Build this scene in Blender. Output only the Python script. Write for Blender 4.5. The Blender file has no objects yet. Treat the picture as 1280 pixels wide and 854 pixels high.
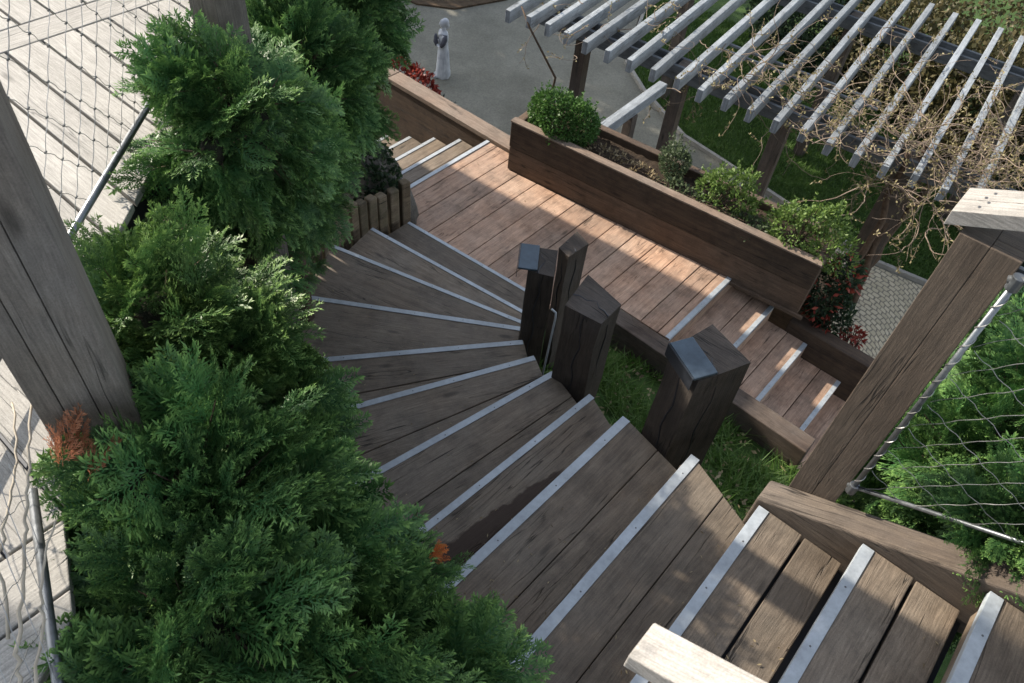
import bpy, math, random
import numpy as np
from mathutils import Vector, Matrix
R = math.radians
random.seed(7)
rng = np.random.default_rng(7)
scene = bpy.context.scene
col = scene.collection

# ------------------------------------------------------------------ camera
RIGHT = Vector((0.7516, 0.6540, 0.0857)); UP = Vector((-0.5369, 0.5306, 0.6558))
RIGHT.normalize(); UP = (UP - RIGHT * UP.dot(RIGHT)).normalized(); BACK = RIGHT.cross(UP)
CAM = Vector((0, 0, 4.34))
cam = bpy.data.cameras.new('camera'); cam_ob = bpy.data.objects.new('camera', cam); col.objects.link(cam_ob)
cam_ob.matrix_world = Matrix((
    (RIGHT.x, UP.x, BACK.x, CAM.x), (RIGHT.y, UP.y, BACK.y, CAM.y), (RIGHT.z, UP.z, BACK.z, CAM.z), (0, 0, 0, 1)))
cam.sensor_width = 36; cam.lens = 983 / 1280 * 36
cam.clip_start = 0.05; cam.clip_end = 600
cam.dof.use_dof = True; cam.dof.focus_distance = 3.2; cam.dof.aperture_fstop = 9.0
scene.camera = cam_ob

# ------------------------------------------------------------------ sky and sun
SUN_EL = 30.0; SUN_AZ = 185.0          # azimuth of the sun measured from +x towards +y
world = bpy.data.worlds.new("World"); scene.world = world; world.use_nodes = True
wn = world.node_tree
sky = wn.nodes.new('ShaderNodeTexSky'); sky.sky_type = 'NISHITA'; sky.sun_disc = False
sky.sun_elevation = R(SUN_EL); sky.sun_rotation = R(90 - SUN_AZ); sky.air_density = 1.0; sky.dust_density = 1.0
bg = wn.nodes['Background']; bg.inputs['Strength'].default_value = 0.15
hs = wn.nodes.new('ShaderNodeHueSaturation'); hs.inputs['Saturation'].default_value = .5
wn.links.new(sky.outputs[0], hs.inputs['Color']); wn.links.new(hs.outputs[0], bg.inputs['Color'])
sun = bpy.data.lights.new('sun', 'SUN'); sun.energy = 4.6; sun.angle = R(0.6); sun.color = (1.0, 0.90, 0.77)
sun_ob = bpy.data.objects.new('sun', sun); col.objects.link(sun_ob)
sd = Vector((math.cos(R(SUN_EL)) * math.cos(R(SUN_AZ)), math.cos(R(SUN_EL)) * math.sin(R(SUN_AZ)), math.sin(R(SUN_EL))))
sun_ob.rotation_euler = sd.to_track_quat('Z', 'Y').to_euler(); sun_ob.location = sd * 40
vs = scene.view_settings
vs.view_transform = 'Standard'; vs.look = 'None'; vs.gamma = 1.0; vs.use_curve_mapping = False; vs.exposure = 1.12

# ------------------------------------------------------------------ materials
def new_mat(name):
    m = bpy.data.materials.new(name); m.use_nodes = True
    nt = m.node_tree; b = nt.nodes['Principled BSDF']
    return m, nt, b
def nd(nt, t, **kw):
    n = nt.nodes.new(t)
    for k, v in kw.items(): setattr(n, k, v)
    return n
def mathn(nt, op, a, b=None, clamp=False):
    n = nd(nt, 'ShaderNodeMath', operation=op, use_clamp=clamp)
    for i, x in enumerate((a, b)):
        if x is None: continue
        if isinstance(x, (int, float)): n.inputs[i].default_value = x
        else: nt.links.new(x, n.inputs[i])
    return n.outputs[0]
def mixc(nt, f, a, b, mode='MIX'):
    n = nd(nt, 'ShaderNodeMix', data_type='RGBA', blend_type=mode)
    for i, x in ((0, f), (6, a), (7, b)):
        if isinstance(x, (int, float)): n.inputs[i].default_value = x
        elif isinstance(x, tuple): n.inputs[i].default_value = (*x, 1)
        else: nt.links.new(x, n.inputs[i])
    return n.outputs[2]
def noise(nt, vec, scale, detail=4, rough=.55):
    n = nd(nt, 'ShaderNodeTexNoise'); n.inputs['Scale'].default_value = scale
    n.inputs['Detail'].default_value = detail; n.inputs['Roughness'].default_value = rough
    nt.links.new(vec, n.inputs['Vector']); return n.outputs['Fac']
def mapping(nt, vec, s):
    n = nd(nt, 'ShaderNodeMapping'); n.inputs['Scale'].default_value = s
    nt.links.new(vec, n.inputs['Vector']); return n.outputs[0]
def ramp(nt, f, p0, p1, v0=0.0, v1=1.0):
    n = nd(nt, 'ShaderNodeMapRange'); nt.links.new(f, n.inputs[0])
    for i, v in zip((1, 2, 3, 4), (p0, p1, v0, v1)): n.inputs[i].default_value = v
    return n.outputs[0]
def attr(nt, name): return nd(nt, 'ShaderNodeAttribute', attribute_name=name).outputs['Fac']
def bump(nt, b, h, strength, dist):
    n = nd(nt, 'ShaderNodeBump'); n.inputs['Strength'].default_value = strength; n.inputs['Distance'].default_value = dist
    nt.links.new(h, n.inputs['Height']); nt.links.new(n.outputs[0], b.inputs['Normal'])

def wood(name, dark, light, grey, greyamt=.4, crack=.5, rough=.75, tint=.35, bumpd=.004, stain=.5, moss=0.0):
    m, nt, b = new_mat(name)
    uv = nd(nt, 'ShaderNodeUVMap').outputs[0]
    ob = nd(nt, 'ShaderNodeTexCoord').outputs['Object']
    warp = noise(nt, mapping(nt, uv, (1.3, 5, 1)), 1.0, 3)
    wv = nd(nt, 'ShaderNodeVectorMath', operation='ADD'); nt.links.new(uv, wv.inputs[0])
    cmb = nd(nt, 'ShaderNodeCombineXYZ'); nt.links.new(mathn(nt, 'MULTIPLY', warp, .05), cmb.inputs[1]); nt.links.new(cmb.outputs[0], wv.inputs[1])
    fine = noise(nt, mapping(nt, wv.outputs[0], (9, 150, 1)), 1.0, 6, .72)
    mid = noise(nt, mapping(nt, wv.outputs[0], (1.6, 26, 1)), 1.0, 4, .6)
    cr = noise(nt, mapping(nt, wv.outputs[0], (2.2, 48, 1)), 1.0, 2, .5)
    cr2 = noise(nt, mapping(nt, wv.outputs[0], (1.1, 17, 1)), 1.0, 3, .5)
    thin = ramp(nt, mathn(nt, 'ABSOLUTE', mathn(nt, 'SUBTRACT', cr2, .5)), .0, .012, 1, 0)
    gate = ramp(nt, noise(nt, mapping(nt, uv, (1.6, 7, 1)), 1.0, 3), .50, .60)
    crk = mathn(nt, 'MAXIMUM', ramp(nt, cr, .72, .76), mathn(nt, 'MULTIPLY', thin, gate))
    spk = noise(nt, ob, 260, 2, .6)
    blot = noise(nt, ob, 2.3, 5, .6)
    rn = attr(nt, 'rnd')
    c = mixc(nt, ramp(nt, mid, .3, .7), dark, light)
    c = mixc(nt, mathn(nt, 'MULTIPLY', ramp(nt, blot, .35, .65), greyamt), c, grey)
    v = mathn(nt, 'MULTIPLY', ramp(nt, fine, .3, .7, .62, 1.3), mathn(nt, 'ADD', mathn(nt, 'MULTIPLY', rn, tint), 1 - tint / 2))
    v = mathn(nt, 'MULTIPLY', v, ramp(nt, noise(nt, ob, 7.0, 4, .7), .3, .55, 1 - stain * .5, 1.0))
    v = mathn(nt, 'MULTIPLY', v, mathn(nt, 'SUBTRACT', 1.0, mathn(nt, 'MULTIPLY', crk, crack)))
    v = mathn(nt, 'MULTIPLY', v, ramp(nt, spk, .3, .7, .84, 1.14))
    # knots
    vo = nd(nt, 'ShaderNodeTexVoronoi'); vo.inputs['Scale'].default_value = 1.0
    nt.links.new(mapping(nt, uv, (2.0, 6.5, 1)), vo.inputs['Vector'])
    kn = ramp(nt, vo.outputs['Distance'], .05, .12, .45, 1.0)
    v = mathn(nt, 'MULTIPLY', v, kn)
    cc = nd(nt, 'ShaderNodeCombineColor')
    for i in range(3): nt.links.new(v, cc.inputs[i])
    c = mixc(nt, 1.0, c, cc.outputs[0], 'MULTIPLY')
    if moss:
        c = mixc(nt, mathn(nt, 'MULTIPLY', ramp(nt, noise(nt, ob, 4.0, 5, .7), .55, .7), moss), c, (.07, .09, .035))
    nt.links.new(c, b.inputs['Base Color']); b.inputs['Roughness'].default_value = rough
    b.inputs['Specular IOR Level'].default_value = .35
    h = mathn(nt, 'SUBTRACT', mathn(nt, 'ADD', fine, mathn(nt, 'MULTIPLY', mid, .8)), mathn(nt, 'MULTIPLY', crk, 1.6))
    bump(nt, b, h, .7, bumpd)
    return m

M = {}
M['tread'] = wood('tread_wood', (.124, .092, .064), (.203, .158, .114), (.188, .162, .130), .6, .8, .62, .45, stain=.7)
M['landing'] = wood('landing_wood', (.29, .175, .115), (.49, .315, .215), (.37, .29, .23), .55, .75, .7, .5, stain=.8)
M['beam'] = wood('sleeper_wood', (.045, .031, .024), (.10, .07, .05), (.13, .115, .10), .5, .75, .8, .35, .007, .7)
M['newel'] = wood('newel_wood', (.030, .023, .018), (.072, .053, .040), (.09, .08, .072), .5, .8, .8, .35, .007, .7)
M['stringer'] = wood('stringer_wood', (.075, .056, .043), (.15, .115, .085), (.15, .13, .11), .5, .8, .78, .4, .006, .6)
M['pbeam'] = wood('shaded_beam_wood', (.10, .115, .13), (.17, .19, .21), (.12, .13, .14), .5, .6, .75, .3, .005, .6)  # dark bluish tone: shade on the beam sides put into the colour
M['planter'] = wood('planter_wood', (.055, .034, .022), (.125, .08, .05), (.10, .075, .055), .5, .7, .8, .4, .007, .8)
M['planterlow'] = wood('planter_lower_wood', (.085, .052, .034), (.16, .102, .066), (.12, .09, .068), .5, .7, .8, .4, .007, .7)
M['plantertop'] = wood('planter_cap_wood', (.16, .11, .08), (.27, .2, .15), (.2, .17, .14), .5, .6, .8, .4, .005)
M['post'] = wood('grey_post_wood', (.105, .088, .072), (.175, .15, .125), (.15, .148, .145), .5, .85, .75, .35, .006)
M['brownpost'] = wood('brown_post_wood', (.070, .051, .037), (.125, .092, .066), (.125, .105, .085), .4, .75, .75, .4, .006)
M['rail'] = wood('handrail_wood', (.25, .235, .21), (.34, .32, .29), (.30, .285, .265), .5, .6, .7, .3, .004)
M['deck'] = wood('deck_wood', (.275, .265, .24), (.375, .36, .33), (.335, .325, .305), .5, .35, .7, .2, .003, .3)
M['rafter'] = wood('rafter_wood', (.20, .225, .245), (.33, .36, .385), (.17, .185, .195), .5, .55, .75, .4, .005, .6)
M['pdark'] = wood('pergola_wood', (.055, .045, .038), (.12, .09, .07), (.12, .11, .10), .5, .7, .8, .4, .006)
M['stake'] = wood('stake_wood', (.13, .09, .05), (.24, .18, .11), (.15, .13, .10), .5, .7, .85, .5, .008, .8, .3)

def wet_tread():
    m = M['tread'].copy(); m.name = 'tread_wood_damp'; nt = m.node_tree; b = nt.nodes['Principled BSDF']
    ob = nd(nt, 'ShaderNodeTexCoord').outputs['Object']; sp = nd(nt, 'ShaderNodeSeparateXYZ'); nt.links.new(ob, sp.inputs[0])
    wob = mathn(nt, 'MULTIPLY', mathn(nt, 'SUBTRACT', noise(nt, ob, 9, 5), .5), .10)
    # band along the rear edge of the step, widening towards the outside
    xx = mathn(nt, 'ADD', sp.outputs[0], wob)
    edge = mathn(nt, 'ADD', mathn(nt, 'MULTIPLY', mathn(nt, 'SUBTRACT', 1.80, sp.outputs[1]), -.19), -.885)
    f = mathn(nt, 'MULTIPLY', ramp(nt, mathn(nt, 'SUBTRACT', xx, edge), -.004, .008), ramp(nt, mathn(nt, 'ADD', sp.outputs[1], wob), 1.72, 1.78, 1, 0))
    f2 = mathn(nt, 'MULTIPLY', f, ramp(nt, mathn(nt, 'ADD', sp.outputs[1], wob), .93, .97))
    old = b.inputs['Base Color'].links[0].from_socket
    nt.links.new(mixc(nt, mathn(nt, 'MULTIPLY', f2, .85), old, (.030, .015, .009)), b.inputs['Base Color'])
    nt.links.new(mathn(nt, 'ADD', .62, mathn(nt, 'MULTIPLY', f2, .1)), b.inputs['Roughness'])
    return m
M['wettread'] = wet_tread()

def metal(name, c, rough=.4, metallic=.85, nz=.25):
    m, nt, b = new_mat(name)
    ob = nd(nt, 'ShaderNodeTexCoord').outputs['Object']
    n = noise(nt, ob, 35, 5, .7); n2 = noise(nt, ob, 5, 4, .6)
    v = mathn(nt, 'MULTIPLY', ramp(nt, n, .3, .7, 1 - nz, 1.1), ramp(nt, n2, .3, .7, 1 - nz, 1.08))
    cc = nd(nt, 'ShaderNodeCombineColor')
    for i in range(3): nt.links.new(v, cc.inputs[i])
    nt.links.new(mixc(nt, 1.0, c, cc.outputs[0], 'MULTIPLY'), b.inputs['Base Color'])
    b.inputs['Metallic'].default_value = metallic
    nt.links.new(ramp(nt, n, .3, .7, rough - .08, rough + .15), b.inputs['Roughness'])
    return m
M['strip'] = metal('aluminium_strip', (.42, .46, .49), .55, .3, .2)
M['screw'] = metal('screw_steel', (.18, .18, .18), .5, .7)
M['tube'] = metal('galvanised_tube', (.20, .215, .23), .38, .8)
M['wire'] = metal('steel_wire', (.40, .40, .39), .45, .7, .4)
M['lamp'] = metal('blue_grey_metal', (.075, .105, .135), .45, .4, .3)
M['lampdark'] = metal('dark_metal', (.04, .045, .055), .4, .5, .2)

def plain(name, ca, cb, scale=8, rough=.9, bd=.0, bs=30):
    m, nt, b = new_mat(name)
    ob = nd(nt, 'ShaderNodeTexCoord').outputs['Object']
    n = noise(nt, ob, scale, 8, .65)
    nt.links.new(mixc(nt, ramp(nt, n, .3, .7), ca, cb), b.inputs['Base Color'])
    b.inputs['Roughness'].default_value = rough; b.inputs['Specular IOR Level'].default_value = .25
    if bd: bump(nt, b, noise(nt, ob, bs, 8, .7), .8, bd)
    return m
M['soil'] = plain('soil', (.018, .013, .009), (.06, .042, .028), 9, .95, .03)
M['plaza'] = plain('asphalt_gravel', (.185, .178, .142), (.27, .262, .215), 1.3, .9, .012, 60)
def speckle(m, scale, lo, hi):
    nt = m.node_tree; b = nt.nodes['Principled BSDF']; old = b.inputs['Base Color'].links[0].from_socket
    ob = nd(nt, 'ShaderNodeTexCoord').outputs['Object']; v = mathn(nt, 'MULTIPLY', ramp(nt, noise(nt, ob, scale, 3, .7), .3, .7, lo, hi), ramp(nt, noise(nt, ob, .6, 5, .65), .35, .65, .82, 1.1))
    cc = nd(nt, 'ShaderNodeCombineColor')
    for i in range(3): nt.links.new(v, cc.inputs[i])
    nt.links.new(mixc(nt, 1.0, old, cc.outputs[0], 'MULTIPLY'), b.inputs['Base Color'])
speckle(M['plaza'], 38, .78, 1.18)
M['turf'] = plain('turf', (.022, .05, .010), (.055, .10, .022), 3, .95, .02, 60)
M['mulch'] = plain('mulch', (.045, .03, .018), (.11, .075, .045), 12, .95, .03)
M['stone'] = plain('grey_stone', (.07, .065, .055), (.17, .155, .135), 7, .9, .03, 14)
M['kerb'] = plain('kerb_stone', (.26, .25, .22), (.38, .36, .32), 9, .9, .01, 30)
M['statue'] = plain('painted_stone', (.40, .42, .46), (.66, .68, .70), 9, .6, .002)
M['statuedark'] = plain('dark_stone', (.05, .055, .07), (.12, .12, .14), 9, .6)
M['bark'] = plain('bark', (.05, .035, .025), (.12, .085, .06), 20, .95, .01)
M['vine'] = plain('vine_stem', (.11, .08, .06), (.30, .235, .18), 9, .85)
M['stem'] = plain('pale_stem', (.30, .26, .20), (.44, .39, .31), 14, .85)

def setts():
    m, nt, b = new_mat('fan_setts')
    ob = nd(nt, 'ShaderNodeTexCoord').outputs['Object']
    sep = nd(nt, 'ShaderNodeSeparateXYZ'); nt.links.new(ob, sep.inputs[0])
    wob = mathn(nt, 'MULTIPLY', noise(nt, ob, 2.2, 3), .16)
    x = mathn(nt, 'ADD', sep.outputs[0], wob); y = sep.outputs[1]
    u = mathn(nt, 'SUBTRACT', mathn(nt, 'MODULO', mathn(nt, 'ADD', x, 100.2), 1.7), .85)
    arc = mathn(nt, 'SQRT', mathn(nt, 'SUBTRACT', .95, mathn(nt, 'MULTIPLY', u, u)))
    v = mathn(nt, 'SUBTRACT', y, arc)
    jit = mathn(nt, 'MULTIPLY', mathn(nt, 'SUBTRACT', noise(nt, ob, 11.0, 2), .5), .05)
    cb = nd(nt, 'ShaderNodeCombineXYZ'); nt.links.new(mathn(nt, 'ADD', u, jit), cb.inputs[0]); nt.links.new(mathn(nt, 'ADD', v, jit), cb.inputs[1])
    br = nd(nt, 'ShaderNodeTexBrick'); nt.links.new(cb.outputs[0], br.inputs['Vector'])
    br.inputs['Scale'].default_value = 1.0; br.inputs['Brick Width'].default_value = .085; br.inputs['Row Height'].default_value = .072
    br.inputs['Mortar Size'].default_value = .009; br.inputs['Mortar Smooth'].default_value = .3
    br.inputs['Color1'].default_value = (.44, .38, .25, 1); br.inputs['Color2'].default_value = (.62, .54, .38, 1); br.inputs['Mortar'].default_value = (.07, .065, .055, 1)
    c = mixc(nt, .35, br.outputs['Color'], mixc(nt, noise(nt, ob, 14, 5), (.40, .35, .24), (.62, .55, .42)))
    nt.links.new(c, b.inputs['Base Color']); b.inputs['Roughness'].default_value = .85
    bump(nt, b, mathn(nt, 'SUBTRACT', 1.0, br.outputs['Fac']), .8, .015)
    return m
M['setts'] = setts()

def leaf(name, deep, mid, tip, rough=.5, trans=.3):
    m, nt, b = new_mat(name)
    rn = attr(nt, 'rnd'); tp = attr(nt, 'tip')
    c = mixc(nt, rn, deep, mid); c = mixc(nt, mathn(nt, 'MULTIPLY', mathn(nt, 'POWER', tp, 1.7), .95), c, tip)  # paler tips pushed brighter, sunlit sparkle put into the colour
    nt.links.new(c, b.inputs['Base Color']); b.inputs['Roughness'].default_value = rough
    b.inputs['Specular IOR Level'].default_value = .25
    tr = nd(nt, 'ShaderNodeBsdfTranslucent'); nt.links.new(c, tr.inputs[0])
    mx = nd(nt, 'ShaderNodeMixShader'); mx.inputs[0].default_value = trans
    nt.links.new(b.outputs[0], mx.inputs[1]); nt.links.new(tr.outputs[0], mx.inputs[2])
    nt.links.new(mx.outputs[0], nt.nodes['Material Output'].inputs[0])
    return m
M['cedar'] = leaf('cedar_green', (.008, .042, .016), (.032, .115, .036), (.25, .41, .11), .42, .10)
M['cedar_light'] = leaf('cedar_light_green', (.010, .044, .014), (.036, .105, .028), (.25, .38, .10), .42, .12)
M['cedar_dead'] = leaf('dead_cedar', (.16, .05, .02), (.36, .13, .06), (.50, .24, .13))
M['cedar_orange'] = leaf('orange_cedar', (.45, .10, .03), (.70, .20, .05), (.8, .3, .08))
M['box'] = leaf('box_leaf', (.03, .08, .018), (.06, .14, .03), (.11, .2, .05))
M['dullbox'] = leaf('dull_leaf', (.05, .075, .035), (.09, .12, .06), (.15, .19, .10))
M['yellowgreen'] = leaf('yellow_green_leaf', (.06, .11, .02), (.11, .18, .04), (.20, .28, .08))
M['redleaf'] = leaf('red_leaf', (.12, .018, .014), (.25, .035, .026), (.36, .08, .05))
M['darkleaf'] = leaf('dark_leaf', (.012, .028, .014), (.03, .055, .026), (.06, .09, .04))
M['olive'] = leaf('olive_leaf', (.035, .036, .014), (.085, .08, .034), (.17, .14, .07))
M['grass'] = leaf('grass_blade', (.035, .085, .012), (.075, .155, .026), (.16, .24, .07))
M['bud'] = leaf('vine_bud', (.12, .10, .04), (.25, .21, .10), (.36, .32, .17))
M['blueleaf'] = leaf('blue_grey_leaf', (.03, .05, .045), (.06, .085, .08), (.1, .13, .12))
M['litter'] = leaf('dry_leaf', (.12, .085, .045), (.28, .22, .13), (.4, .33, .2))

# ------------------------------------------------------------------ mesh builder
class MB:
    def __init__(s): s.v = []; s.f = []; s.uv = []; s.r = []; s.m = []; s.cur = 0
    def face(s, idx, uvs, r): s.f.append(tuple(idx)); s.uv.extend(uvs); s.r.append(r); s.m.append(s.cur)
    def prism(s, poly, z0, z1, g=(1, 0), r=None):
        """polygon in plan extruded from z0 to z1 (z can be functions of x, y); g = grain direction"""
        if r is None: r = random.random()
        n = len(poly); o = len(s.v); ou, ov = random.random() * 40, random.random() * 40
        gl = math.hypot(*g); gx, gy = g[0] / gl, g[1] / gl
        a = sum(poly[i][0] * poly[(i + 1) % n][1] - poly[(i + 1) % n][0] * poly[i][1] for i in range(n))
        if a < 0: poly = poly[::-1]
        fz = lambda z, p: z(p[0], p[1]) if callable(z) else z
        s.v += [(p[0], p[1], fz(z0, p)) for p in poly] + [(p[0], p[1], fz(z1, p)) for p in poly]
        pu = lambda i: (s.v[i][0] * gx + s.v[i][1] * gy + ou, -s.v[i][0] * gy + s.v[i][1] * gx + ov)
        t = [o + n + i for i in range(n)]; b = [o + i for i in range(n)][::-1]
        s.face(t, [pu(i) for i in t], r); s.face(b, [pu(i) for i in b], r)
        for i in range(n):
            j = (i + 1) % n; q = [o + i, o + j, o + n + j, o + n + i]
            d = (poly[j][0] - poly[i][0], poly[j][1] - poly[i][1])
            if abs(d[0] * gx + d[1] * gy) > .5 * math.hypot(*d): uv = [(s.v[k][0] * gx + s.v[k][1] * gy + ou, s.v[k][2] + ov) for k in q]
            else: uv = [(s.v[k][2] * .5 + ou, -s.v[k][0] * gy + s.v[k][1] * gx + ov) for k in q]
            s.face(q, uv, r)
    def beam(s, p0, p1, w, h, up=(0, 0, 1), r=None, taper=1.0):
        """rectangular bar from p0 to p1, grain along it; w across, h along 'up'"""
        if r is None: r = random.random()
        p0, p1 = Vector(p0), Vector(p1); d = (p1 - p0); L = d.length; d.normalize()
        up = Vector(up); sx = d.cross(up)
        if sx.length < 1e-4: sx = d.cross(Vector((1, 0, 0)))
        sx.normalize(); u = sx.cross(d).normalized(); o = len(s.v); ou, ov = random.random() * 40, random.random() * 40
        for p, k in ((p0, 1), (p1, taper)):
            for a, b in ((-1, -1), (1, -1), (1, 1), (-1, 1)):
                s.v.append(tuple(p + sx * a * w / 2 * k + u * b * h / 2 * k))
        per = [0, w, w + h, 2 * w + h, 2 * w + 2 * h]
        for i in range(4):
            j = (i + 1) % 4
            s.face((o + i, o + j, o + 4 + j, o + 4 + i), [(ou, ov + per[i]), (ou, ov + per[i + 1]), (ou + L, ov + per[i + 1]), (ou + L, ov + per[i])], r)
        for q, f in (((3, 2, 1, 0), 0), ((4, 5, 6, 7), 1)):
            s.face([o + k for k in q], [(ou + f, ov), (ou + f, ov + w), (ou + f + h * .3, ov + w), (ou + f + h * .3, ov)], r)
    def tube(s, pts, rad, n=6, r=None, cap=True):
        if r is None: r = random.random()
        pts = [Vector(p) for p in pts]; o = len(s.v); m = len(pts)
        if not hasattr(rad, '__len__'): rad = [rad] * m
        ref = None; u = 0
        for k, p in enumerate(pts):
            d = (pts[min(k + 1, m - 1)] - pts[max(k - 1, 0)])
            if d.length < 1e-9: d = Vector((0, 0, 1))
            d.normalize()
            if ref is None: ref = d.orthogonal()
            ref = (ref - d * ref.dot(d)); ref = ref.normalized() if ref.length > 1e-6 else d.orthogonal().normalized()
            bt = d.cross(ref)
            for i in range(n):
                a = 2 * math.pi * i / n; s.v.append(tuple(p + (ref * math.cos(a) + bt * math.sin(a)) * rad[k]))
        for k in range(m - 1):
            for i in range(n):
                j = (i + 1) % n
                s.face((o + k * n + i, o + k * n + j, o + (k + 1) * n + j, o + (k + 1) * n + i), [(k, i), (k, i + 1), (k + 1, i + 1), (k + 1, i)], r)
        if cap:
            s.face([o + i for i in range(n)][::-1], [(0, 0)] * n, r); s.face([o + (m - 1) * n + i for i in range(n)], [(0, 0)] * n, r)
    def build(s, name, mat, parent=None, bevel=0.0, smooth=False):
        me = bpy.data.meshes.new(name); me.from_pydata(s.v, [], s.f)
        uvl = me.uv_layers.new(name='UVMap'); uvl.data.foreach_set('uv', np.array(s.uv, dtype=np.float32).ravel())
        at = me.attributes.new('rnd', 'FLOAT', 'FACE'); at.data.foreach_set('value', np.array(s.r, dtype=np.float32))
        for x in (mat if isinstance(mat, (list, tuple)) else [mat]): me.materials.append(x)
        me.polygons.foreach_set('material_index', np.array(s.m, dtype=np.int32)); me.update()
        return link(name, me, parent, bevel, smooth)
def link(name, me, parent=None, bevel=0.0, smooth=False):
    ob = bpy.data.objects.new(name, me); col.objects.link(ob)
    if smooth: me.polygons.foreach_set('use_smooth', [True] * len(me.polygons))
    if bevel:
        bv = ob.modifiers.new('bevel', 'BEVEL'); bv.width = bevel; bv.segments = 2; bv.limit_method = 'ANGLE'; bv.harden_normals = False
    if parent: adopt(ob, parent)
    return ob
def wloc(o):
    p = Vector((0, 0, 0))
    while o: p = p + o.location; o = o.parent
    return p
def adopt(ob, parent):
    ob.parent = parent
    ob.matrix_parent_inverse = Matrix.Translation(-WL[parent.name]); WL[ob.name] = WL.get(ob.name, Vector((0, 0, 0)))
class _WL(dict):
    def __missing__(s, k): return Vector((0, 0, 0))
WL = _WL()
def tag(o, label, cat, group=None, kind=None):
    if label: o['label'] = label
    if cat: o['category'] = cat
    if group: o['group'] = group
    if kind: o['kind'] = kind
    return o
def thing(name, loc, label, cat, group=None):
    o = bpy.data.objects.new(name, None); col.objects.link(o); o.location = loc; o.empty_display_size = .2
    WL[o.name] = Vector(loc)
    return tag(o, label, cat, group)
def copy_tree(o, parent=None):
    c = o.copy(); col.objects.link(c)
    if parent: c.parent = parent
    for ch in list(o.children): copy_tree(ch, c)
    return c
def structure(ob): ob['kind'] = 'structure'; return ob

def numpy_mesh(name, verts, k, rnd, tip, mat, parent=None):
    """verts (N,k,3): N separate k-gons"""
    N = len(verts); me = bpy.data.meshes.new(name)
    me.vertices.add(N * k); me.vertices.foreach_set('co', np.ascontiguousarray(verts, dtype=np.float32).ravel())
    me.loops.add(N * k); me.loops.foreach_set('vertex_index', np.arange(N * k, dtype=np.int32))
    me.polygons.add(N); me.polygons.foreach_set('loop_start', np.arange(0, N * k, k, dtype=np.int32))
    try: me.polygons.foreach_set('loop_total', np.full(N, k, dtype=np.int32))
    except Exception: pass
    for nm, a in (('rnd', rnd), ('tip', tip)):
        at = me.attributes.new(nm, 'FLOAT', 'FACE'); at.data.foreach_set('value', np.clip(a, 0, 1).astype(np.float32))
    me.materials.append(mat); me.update(calc_edges=True)
    return link(name, me, parent)

# ------------------------------------------------------------------ foliage
def frond_template(seed, sides=9, twigs=5, droop=.25, wd=1.0, ln=1.0):
    g = np.random.default_rng(seed); q = []; t = []
    def blade(p, d, L, w, tip):
        d = d / np.linalg.norm(d); n = np.array([-d[1], d[0], 0]); n /= max(np.linalg.norm(n), 1e-6)
        zo = np.array([0, 0, g.normal(0, .012)])
        q.append([p, p + d * L * .45 + n * w + zo, p + d * L, p + d * L * .45 - n * w + zo]); t.append(tip)
    ax = lambda s: np.array([s, .06 * math.sin(s * 4 + seed), -droop * s * s])
    for i in range(10):
        a, b = ax(i / 10), ax((i + 1.15) / 10); blade(a, b - a, np.linalg.norm(b - a), .012, .1 + i * .05)
    for i in range(1, sides + 1):
        s = i / (sides + .6)
        for sg in (-1, 1):
            p = ax(s + g.normal(0, .015)); L = (.10 + .42 * (1 - s) ** .75 * min(1, s * 4 + .45)) * g.uniform(.75, 1.15)
            an = g.uniform(.62, .95) * sg; d = np.array([math.cos(an), math.sin(an), g.normal(0, .14)])
            for j in range(3): blade(p + d * L * j / 3, d, L / 2.7, .0115 * wd, .15 + .2 * j)
            nt_ = max(2, int(twigs * L / .4 + 1.5))
            for j in range(1, nt_ + 1):
                u = j / (nt_ + .3); pp = p + d * L * u
                for s2 in (-1, 1):
                    if g.random() < .12: continue
                    a2 = an + s2 * g.uniform(.32, .62); d2 = np.array([math.cos(a2), math.sin(a2), g.normal(0, .25)])
                    blade(pp, d2, (.07 + .12 * (1 - u)) * ln * g.uniform(.8, 1.45), .0115 * wd, (.25 + .75 * u * s))
    return np.array(q), np.array(t)
FRONDS = [frond_template(i) for i in range(8)]
FRONDS_NEAR = [frond_template(40 + i, 8, 3, .22, 1.75, 1.25) for i in range(8)]
FRONDS_LO = [frond_template(20 + i, 6, 3) for i in range(6)]

def n3(p, f, ph=0.0):
    x, y, z = p[:, 0] * f, p[:, 1] * f, p[:, 2] * f
    return (np.sin(1.3 * x + 2.1 * y + ph) + np.sin(1.9 * y - 1.4 * z + 1.7 + ph) + np.sin(1.7 * z + 2.3 * x + 4.1 + ph) + .6 * np.sin(3.1 * x - 2.7 * y + 3.3 * z + ph)) / 3.6

def shell_points(ells, n, g, bumpy=.12, freq=5, inner=.8):
    """points scattered in the outer layer of a union of ellipsoids"""
    C = np.array([e[0] for e in ells]); A = np.array([e[1] for e in ells], float)
    area = (A[:, 0] * A[:, 1] * A[:, 2]) ** (2 / 3); pr = area / area.sum()
    P = []; Nn = []; have = 0
    while have < n:
        k = g.choice(len(ells), n, p=pr); d = g.normal(size=(n, 3)); d /= np.linalg.norm(d, axis=1)[:, None]
        rr = inner + (1 - inner) * g.random(n) ** .6
        p = C[k] + d * A[k] * rr[:, None]
        p = C[k] + (p - C[k]) * (1 + bumpy * n3(p, freq))[:, None]
        nn = d / A[k]; nn /= np.linalg.norm(nn, axis=1)[:, None]
        ok = np.ones(n, bool)
        for j in range(len(ells)):
            ok &= ~((k != j) & (np.sum(((p - C[j]) / (A[j] * .82)) ** 2, axis=1) < 1))
        P.append(p[ok]); Nn.append(nn[ok]); have += ok.sum()
    return np.concatenate(P)[:n], np.concatenate(Nn)[:n]

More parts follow.
